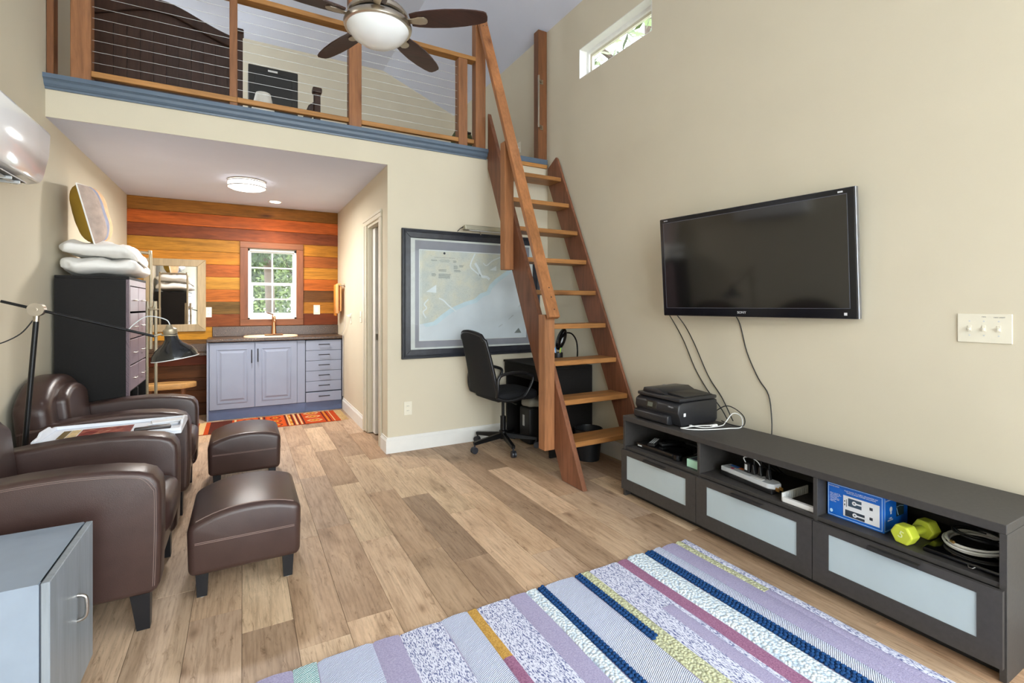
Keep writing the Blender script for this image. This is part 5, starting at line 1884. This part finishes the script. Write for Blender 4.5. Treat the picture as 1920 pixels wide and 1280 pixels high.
ld.shape, ld.size, ld.energy, ld.color = 'DISK', .26, 24, (1, .97, .93)
lo = bpy.data.objects.new('flush_light_glow', ld)
COL.objects.link(lo)
lo.parent = kl
lo.location = (0, 0, -.094)

# bathroom glimpse
tub = thing('bathtub', 'white bathroom fixture glimpsed through the doorway', 'fixture', (1.6, 5.1, 0))
MB().rbox(1.35, 2.6, 5.25, 6.0, 0, .40, .05, 3).build('tub', WHITEP, tub, 40)  # rounded bathtub standing for the white lip beyond the doorway
MB().rbox(1.33, 2.62, 5.2, 5.28, .38, .43, .02, 3).build('rim', WHITEP, tub, 40)

# ------------------------------------------------------------------ framed chart on the far wall
mp = thing('framed_map', 'large black framed coastal chart hanging behind the ladder', 'framed map', (1.91, YF, .8))
A0, A1, B0, B1 = 1.203, 2.612, .800, 1.942
FRM = simple('frame_black', (40, 42, 50), .3, var=.3, vs_=20, bmp=.2, bs_=60)


def side4(k_, w0, w1):
    o_ = [(A0 + w0, B0 + w0), (A1 - w0, B0 + w0), (A1 - w0, B1 - w0), (A0 + w0, B1 - w0)]
    i_ = [(A0 + w1, B0 + w1), (A1 - w1, B0 + w1), (A1 - w1, B1 - w1), (A0 + w1, B1 - w1)]
    j = (k_ + 1) % 4
    return [o_[k_], o_[j], i_[j], i_[k_]]


for k_ in range(4):
    f_ = MB().prism(side4(k_, 0, .080), 'y', YF - .022, YF - .001, .003, 1).build('frame_side', FRM, mp)
    MB().prism(side4(k_, .003, .016), 'y', YF - .034, YF - .022, .004, 2).prism(side4(k_, .020, .028), 'y', YF - .030, YF - .022, .003, 2).prism(side4(k_, .03, .078), 'y', YF - .027, YF - .0225, .003, 1).build('frame_moulding', FRM, f_)
MB().box(A0 + .078, A1 - .078, YF - .014, YF - .010, B0 + .078, B1 - .078).build('backing_mat', simple('mat_white', (206, 206, 204), .8), mp)
MB().box(A0 + .120, A1 - .120, YF - .0150, YF - .0141, B0 + .096, B1 - .098).build('inner_mat', simple('mat_grey', (140, 138, 148), .8), mp)
MB().box(A0 + .156, A1 - .156, YF - .0158, YF - .0151, B0 + .154, B1 - .176).build('chart_border', simple('chart_border', (216, 216, 214), .7), mp)
SEA = simple('chart_sea', (202, 206, 214), .7, var=.06, vs_=5)
MB().box(A0 + .160, A1 - .160, YF - .0164, YF - .0159, B0 + .158, B1 - .180).build('chart_sea', SEA, mp)


def land_mat():
    m_, nt, b = new_mat('chart_land')
    b.inputs['Roughness'].default_value = .7
    v = coords(nt)
    n1 = nd(nt, 'ShaderNodeTexNoise')
    n1.inputs['Scale'].default_value = 9
    n1.inputs['Detail'].default_value = 4
    nt.links.new(v, n1.inputs['Vector'])
    base = ramp(nt, n1.outputs['Fac'], [(.35, rgb((190, 193, 190))), (.55, rgb((202, 200, 190))), (.68, rgb((208, 202, 186)))])
    n2 = nd(nt, 'ShaderNodeTexNoise')
    n2.inputs['Scale'].default_value = 38
    n2.inputs['Detail'].default_value = 6
    n2.inputs['Distortion'].default_value = 2.5
    nt.links.new(v, n2.inputs['Vector'])
    sq = ramp(nt, n2.outputs['Fac'], [(.47, (1, 1, 1, 1)), (.5, (.72, .74, .74, 1)), (.53, (1, 1, 1, 1))])
    nt.links.new(mix(nt, 'MULTIPLY', .8, base, sq), b.inputs['Base Color'])
    return m_


coast = [(1.364, 1.101), (1.391, 1.106), (1.488, 1.123), (1.565, 1.182), (1.644, 1.237), (1.701, 1.263), (1.794, 1.301), (1.888, 1.326), (1.954, 1.381), (2.021, 1.402), (2.052, 1.465), (2.108, 1.517), (2.176, 1.564), (2.23, 1.60), (2.30, 1.66), (2.36, 1.72), (2.37, 1.758), (1.364, 1.758)]
MB().prism(coast, 'y', YF - .0169, YF - .0165).build('chart_land', land_mat(), mp)
SHO = simple('chart_shoal', (190, 206, 216), .7)
sho = [(x + .03, z - .03) for x, z in coast[1:-2]]
MB().prism(coast[1:-2] + sho[::-1], 'y', YF - .0168, YF - .0165).build('chart_shoal', SHO, mp)
RIV = simple('chart_river', (212, 216, 220), .7)
for pts, r_ in (([(1.543, 1.334), (1.588, 1.313), (1.633, 1.271), (1.712, 1.212)], .006), ([(1.445, 1.323), (1.407, 1.281), (1.428, 1.245), (1.396, 1.209), (1.423, 1.157)], .005), ([(1.90, 1.664), (1.936, 1.611), (1.966, 1.546), (2.021, 1.537), (2.052, 1.515)], .012), ([(1.90, 1.751), (1.853, 1.64), (1.90, 1.588), (1.96, 1.546)], .006), ([(2.165, 1.731), (2.083, 1.694), (2.021, 1.647), (1.985, 1.668)], .005)):
    P_ = spline([Vector((x, 0, z)) for x, z in pts], 6)
    q = MB()
    vv = []
    for i, p in enumerate(P_):
        d_ = (P_[min(i + 1, len(P_) - 1)] - P_[max(i - 1, 0)]).normalized()
        n_ = Vector((-d_.z, 0, d_.x))
        for s in (-1, 1):
            vv.append((p.x + n_.x * r_ * s, YF - .0172, p.z + n_.z * r_ * s))
    q.add(vv, [(2 * i, 2 * i + 1, 2 * i + 3, 2 * i + 2) for i in range(len(P_) - 1)])
    q.build('chart_river', RIV, mp)
for tri in (((1.423, 1.39), (1.519, 1.454), (1.519, 1.381)), ((2.052, 1.604), (2.123, 1.646), (2.123, 1.601))):
    MB().prism(tri, 'y', YF - .0174, YF - .017).build('chart_panel', RIV, mp)
CI = simple('chart_ink', (120, 124, 124), .7)
MB().prism([(1.596 + .011 * math.cos(i * .5236), 1.74 + .011 * math.sin(i * .5236)) for i in range(12)], 'y', YF - .0174, YF - .017).build('chart_seal', INK, mp)
MM = frame((1.60, YF - .0172, 1.699), (1, 0, 0), (0, 0, 1))
text('lettering', 'CHARLESTON HARBOR TO TYBEE ISLAND', .0105, CI, mp, MM, .0001)
text('lettering', 'SOUTH CAROLINA\nMERCATOR PROJECTION\nSOUNDINGS IN FEET', .009, CI, mp, frame((1.60, YF - .0172, 1.672), (1, 0, 0), (0, 0, 1)), .0001)
q = MB()
for (x0, x1, z0, n_) in ((1.47, 1.53, 1.675, 2), (1.68, 1.72, 1.675, 3), (1.685, 1.73, 1.63, 5), (1.74, 1.79, 1.635, 3), (1.475, 1.52, 1.552, 4), (1.54, 1.66, 1.55, 6), (1.54, 1.62, 1.59, 3), (1.69, 1.76, 1.59, 3)):
    for i in range(n_):
        q.box(x0, x1 - rr.uniform(0, .012), YF - .0173, YF - .017, z0 - i * .007, z0 - i * .007 + .003)
q.build('chart_notes', CI, mp)
for s_, x, z, a in (('NORTH', 2.17, 1.075, 28), ('ATLANTIC', 2.285, 1.155, 38), ('OCEAN', 2.385, 1.27, 50)):
    text('lettering', s_, .014, CI, mp, frame((x, YF - .0168, z), (math.cos(R(a)), 0, math.sin(R(a))), (-math.sin(R(a)), 0, math.cos(R(a)))), .0001)
MB().prism([(2.32, 1.0), (2.40, 1.0), (2.37, 1.05)], 'y', YF - .0168, YF - .0166).build('chart_compass', CI, mp)
MB().box(A0 + .079, A1 - .079, YF - .0205, YF - .019, B0 + .079, B1 - .079).build('glazing', GLASS_M, mp)
pcl = thing('picture_light', 'long satin steel picture light above the framed chart', 'picture light', (1.96, 4.06, 1.95))
PCM = simple('satin_steel', (176, 172, 152), .4, .6)
MB().rbox(1.755, 2.17, 4.035, 4.10, 1.955, 1.998, .006, 2).build('hood', PCM, pcl)
MB().box(1.80, 2.14, 4.045, 4.09, 1.9515, 1.9545).build('tube', WHITEP, pcl)
MB().tube([(1.95, 4.09, 1.985), (1.95, 4.125, 1.99), (1.95, 4.14, 1.96), (1.95, YF - .037, 1.93)], .006, 8, smooth=3).build('bracket', NICKEL, pcl, 60)
MB().tube([(1.755, 4.08, 1.985), (1.735, 4.11, 1.97), (1.72, 4.135, 1.948)], .004, 6).build('cord', BLACKP, pcl)

# ------------------------------------------------------------------ desk corner under the ladder
dk = thing('desk', 'black desk with drawer tucked under the ladder', 'desk', (2.43, 3.75, 0))
DX0, DX1, DY0, DY1, DZ = 2.197, 2.668, 3.37, 4.135, .75
MB().rbox(DX0, DX1, DY0, DY1, DZ - .02, DZ, .002, 1).build('top', BLACKCAB, dk)
for y in (DY0, DY1 - .022):
    MB().rbox(DX0 + .03, DX1, y, y + .02, 0, DZ - .0205, .001, 1).build('side_panel', BLACKCAB, dk)
dd = MB().rbox(DX0 + .012, DX0 + .03, DY0 + .005, DY1 - .005, DZ - .135, DZ - .022, .002, 1).build('drawer', BLACKCAB, dk)
MB().box(DX0 + .03, DX1 - .03, DY0 + .021, DY1 - .023, DZ - .13, DZ - .12).build('drawer_bottom', BLACKCAB, dk)
MB().box(DX1 - .012, DX1 - .002, DY0 + .021, DY1 - .023, .25, DZ - .0205).build('back_panel', BLACKCAB, dk)
dlp = thing('desk_lamp', 'glossy black gooseneck desk lamp seen between the treads', 'lamp', (2.585, 3.50, DZ))
MB().lathe((2.585, 3.50, DZ + .0005), [(.06, 0), (.06, .012), (.05, .02), (.012, .026), (0, .026)], 24).build('base', BLACKG, dlp, 40)
MB().tube([(2.60, 3.50, DZ + .02), (2.605, 3.50, DZ + .12), (2.59, 3.50, DZ + .21), (2.54, 3.50, DZ + .27), (2.47, 3.50, DZ + .28)], .007, 8, smooth=6).build('neck', BLACKG, dlp, 60)
MB(Matrix.Translation((2.43, 3.50, DZ + .225)) @ Matrix.Rotation(R(22), 4, 'Y')).superell((0, 0, 0), (.040, .045, .10), 1, 1, 20, 14).build('head', BLACKG, dlp, 80)
pc = thing('pen_cup', 'black pen cup with coloured pens on the desk', 'cup', (2.365, 3.46, DZ))
MB().lathe((2.365, 3.46, DZ + .0005), [(.045, 0), (.045, .115), (.04, .115), (.04, .01), (0, .01)], 20).build('cup', BLACKP, pc, 40)
for i, c in enumerate(((90, 180, 90), (60, 140, 210), (230, 230, 230), (200, 190, 60))):
    a = i * 1.6
    MB().cyl((2.365 + .01 * math.cos(a), 3.46 + .01 * math.sin(a), DZ + .02), (2.365 + .036 * math.cos(a), 3.46 + .036 * math.sin(a), DZ + .155), .0045, n=8).build('pen', simple('pen_%d' % i, c, .4), pc, 50)
wb = thing('waste_bin', 'black bin lined with white paper under the desk', 'bin', (2.395, 3.87, 0))
MB().rbox(2.27, 2.52, 3.775, 3.96, .001, .33, .02, 2).build('bin', BLACKP, wb, 40)
MB().superell((2.395, 3.87, .372), (.115, .085, .045), .5, .4, 24, 10, .015, 9).build('papers', simple('bag_grey', (170, 170, 160), .8, var=.1), wb, 70)
MB().box(2.267, 2.27, 3.86, 3.89, .16, .26).build('bin_label', GREYP, wb)
wb2 = thing('wire_basket', 'small dark round basket on the floor behind the lowest tread', 'basket', (2.50, 3.22, 0))
MB().lathe((2.50, 3.21, .001), [(.09, 0), (.115, .25), (.11, .25), (.086, .006), (0, .006)], 24).build('basket', simple('basket_dark', (26, 28, 32), .5), wb2, 40)
MB().lathe((2.50, 3.21, .001), [(.111, .25), (.117, .248), (.119, .255), (.113, .258), (.111, .25)], 24).build('rim', BLACKM, wb2, 40)

# office chair
oc = thing('office_chair', 'black office chair with mesh back and loop arms at the desk', 'office chair', (2.03, 3.83, 0), None, R(3))
ocM = Matrix.Identity(4)


def ocb(q, name, mat, parent=oc, sm=None):
    return q.build(name, mat, parent, sm)


hb = ocb(MB().lathe((0, 0, .085), [(.032, 0), (.035, .01), (.035, .07), (.026, .08), (.026, .20), (.014, .20), (.014, .37), (0, .37)], 18), 'gas_column', BLACKM, oc, 40)
for k_ in range(5):
    a = R(184 + 72 * k_)
    c_, s_ = math.cos(a), math.sin(a)
    M = Matrix.Rotation(a, 4, 'Z')
    lg = ocb(MB(M).prism([(.02, .14), (.02, .092), (.30, .072), (.305, .10)], 'y', -.016, .016, .003, 1), 'base_leg', BLACKM)
    w_ = MB(M)
    for yy_ in (-.018, .004):
        w_.cyl((.30, yy_, .029), (.30, yy_ + .016, .029), .028, n=18)
    w_.cyl((.295, 0, .04), (.295, 0, .085), .008, n=8)
    ocb(w_, 'caster', simple('caster_%d' % k_, (44, 45, 52), .4), lg, 40)
ocb(MB().rbox(-.10, .10, -.08, .08, .425, .452, .008, 2), 'seat_plate', BLACKM)
ocb(MB().tube([(0, -.07, .44), (.02, -.16, .42), (.02, -.2, .42)], .007, 8, smooth=3), 'lever', BLACKM, oc, 60)
ocb(MB().superell((.03, 0, .49), (.225, .225, .045), .45, .35, 40, 14), 'seat', BLACKFAB, oc, 70)


def bowed(q0, x_at, y0, y1, z0, z1, th):
    vv, ff = [], []
    nz, ny = 14, 8
    for side in (0, 1):
        for i in range(nz + 1):
            for j in range(ny + 1):
                t, u = i / nz, j / ny * 2 - 1
                z = z0 + (z1 - z0) * t
                half = (y1 - y0) / 2 * (1 - .16 * t) * (1 - .18 * max(0, (t - .86) / .14) ** 2)
                x = x_at + .03 * u * u - .13 * t + .05 * t * (1 - t)
                zz = z - (.03 * u * u if t > .9 else 0)
                vv.append((x + (th if side else 0), u * half, zz))
    n1 = (nz + 1) * (ny + 1)
    for side in (0, 1):
        for i in range(nz):
            for j in range(ny):
                a = side * n1 + i * (ny + 1) + j
                f_ = (a, a + 1, a + ny + 2, a + ny + 1)
                ff.append(f_ if side else f_[::-1])
    ring = [i * (ny + 1) for i in range(nz + 1)] + [nz * (ny + 1) + j for j in range(1, ny + 1)] + [i * (ny + 1) + ny for i in range(nz - 1, -1, -1)] + [j for j in range(ny - 1, 0, -1)]
    for a, b2 in zip(ring, ring[1:] + ring[:1]):
        ff.append((a, b2, b2 + n1, a + n1))
    return q0.add(vv, ff)


bkp = ocb(bowed(MB(), -.235, -.235, .235, .50, 1.06, .035), 'backrest', BLACKFAB, oc, 60)
q = MB()
pts = []
for i in range(41):
    t = i / 40
    if t < .4:
        z, u = .52 + t / .4 * .52, -1
    elif t < .6:
        z, u = 1.045, -1 + (t - .4) / .2 * 2
    else:
        z, u = 1.04 - (t - .6) / .4 * .52, 1
    tt = (z - .5) / .56
    half = .235 * (1 - .16 * tt) * (1 - .18 * max(0, (tt - .86) / .14) ** 2)
    pts.append((-.235 + .03 * u * u - .13 * tt + .05 * tt * (1 - tt) + .016, u * half, z - (.03 * u * u if tt > .9 else 0)))
q.tube(pts, .017, 8)
ocb(q, 'back_frame', simple('chair_vinyl', (24, 24, 28), .32), oc, 60)
ocb(bowed(MB(), -.268, -.185, .185, .86, 1.035, .004), 'head_panel', simple('chair_panel_grey', (58, 58, 60), .5), bkp, 60) if False else None
for s in (-1, 1):
    y = s * .262
    ocb(MB().tube([(-.20, s * .235, .50), (-.205, y, .56), (-.20, y, .66), (-.14, y, .695), (.0, y, .70), (.10, y, .68), (.145, y, .65), (.12, y, .58), (.06, y, .50), (-.02, y, .475), (-.12, s * .245, .47), (-.20, s * .235, .50)], .014, 8, smooth=5), 'armrest', simple('arm_plastic_%d' % s, (22, 22, 25), .35), oc, 60)
    ocb(MB().tube([(-.06, s * .26, .475), (-.06, s * .10, .44)], .012, 8), 'arm_bracket', BLACKM, oc, 60)
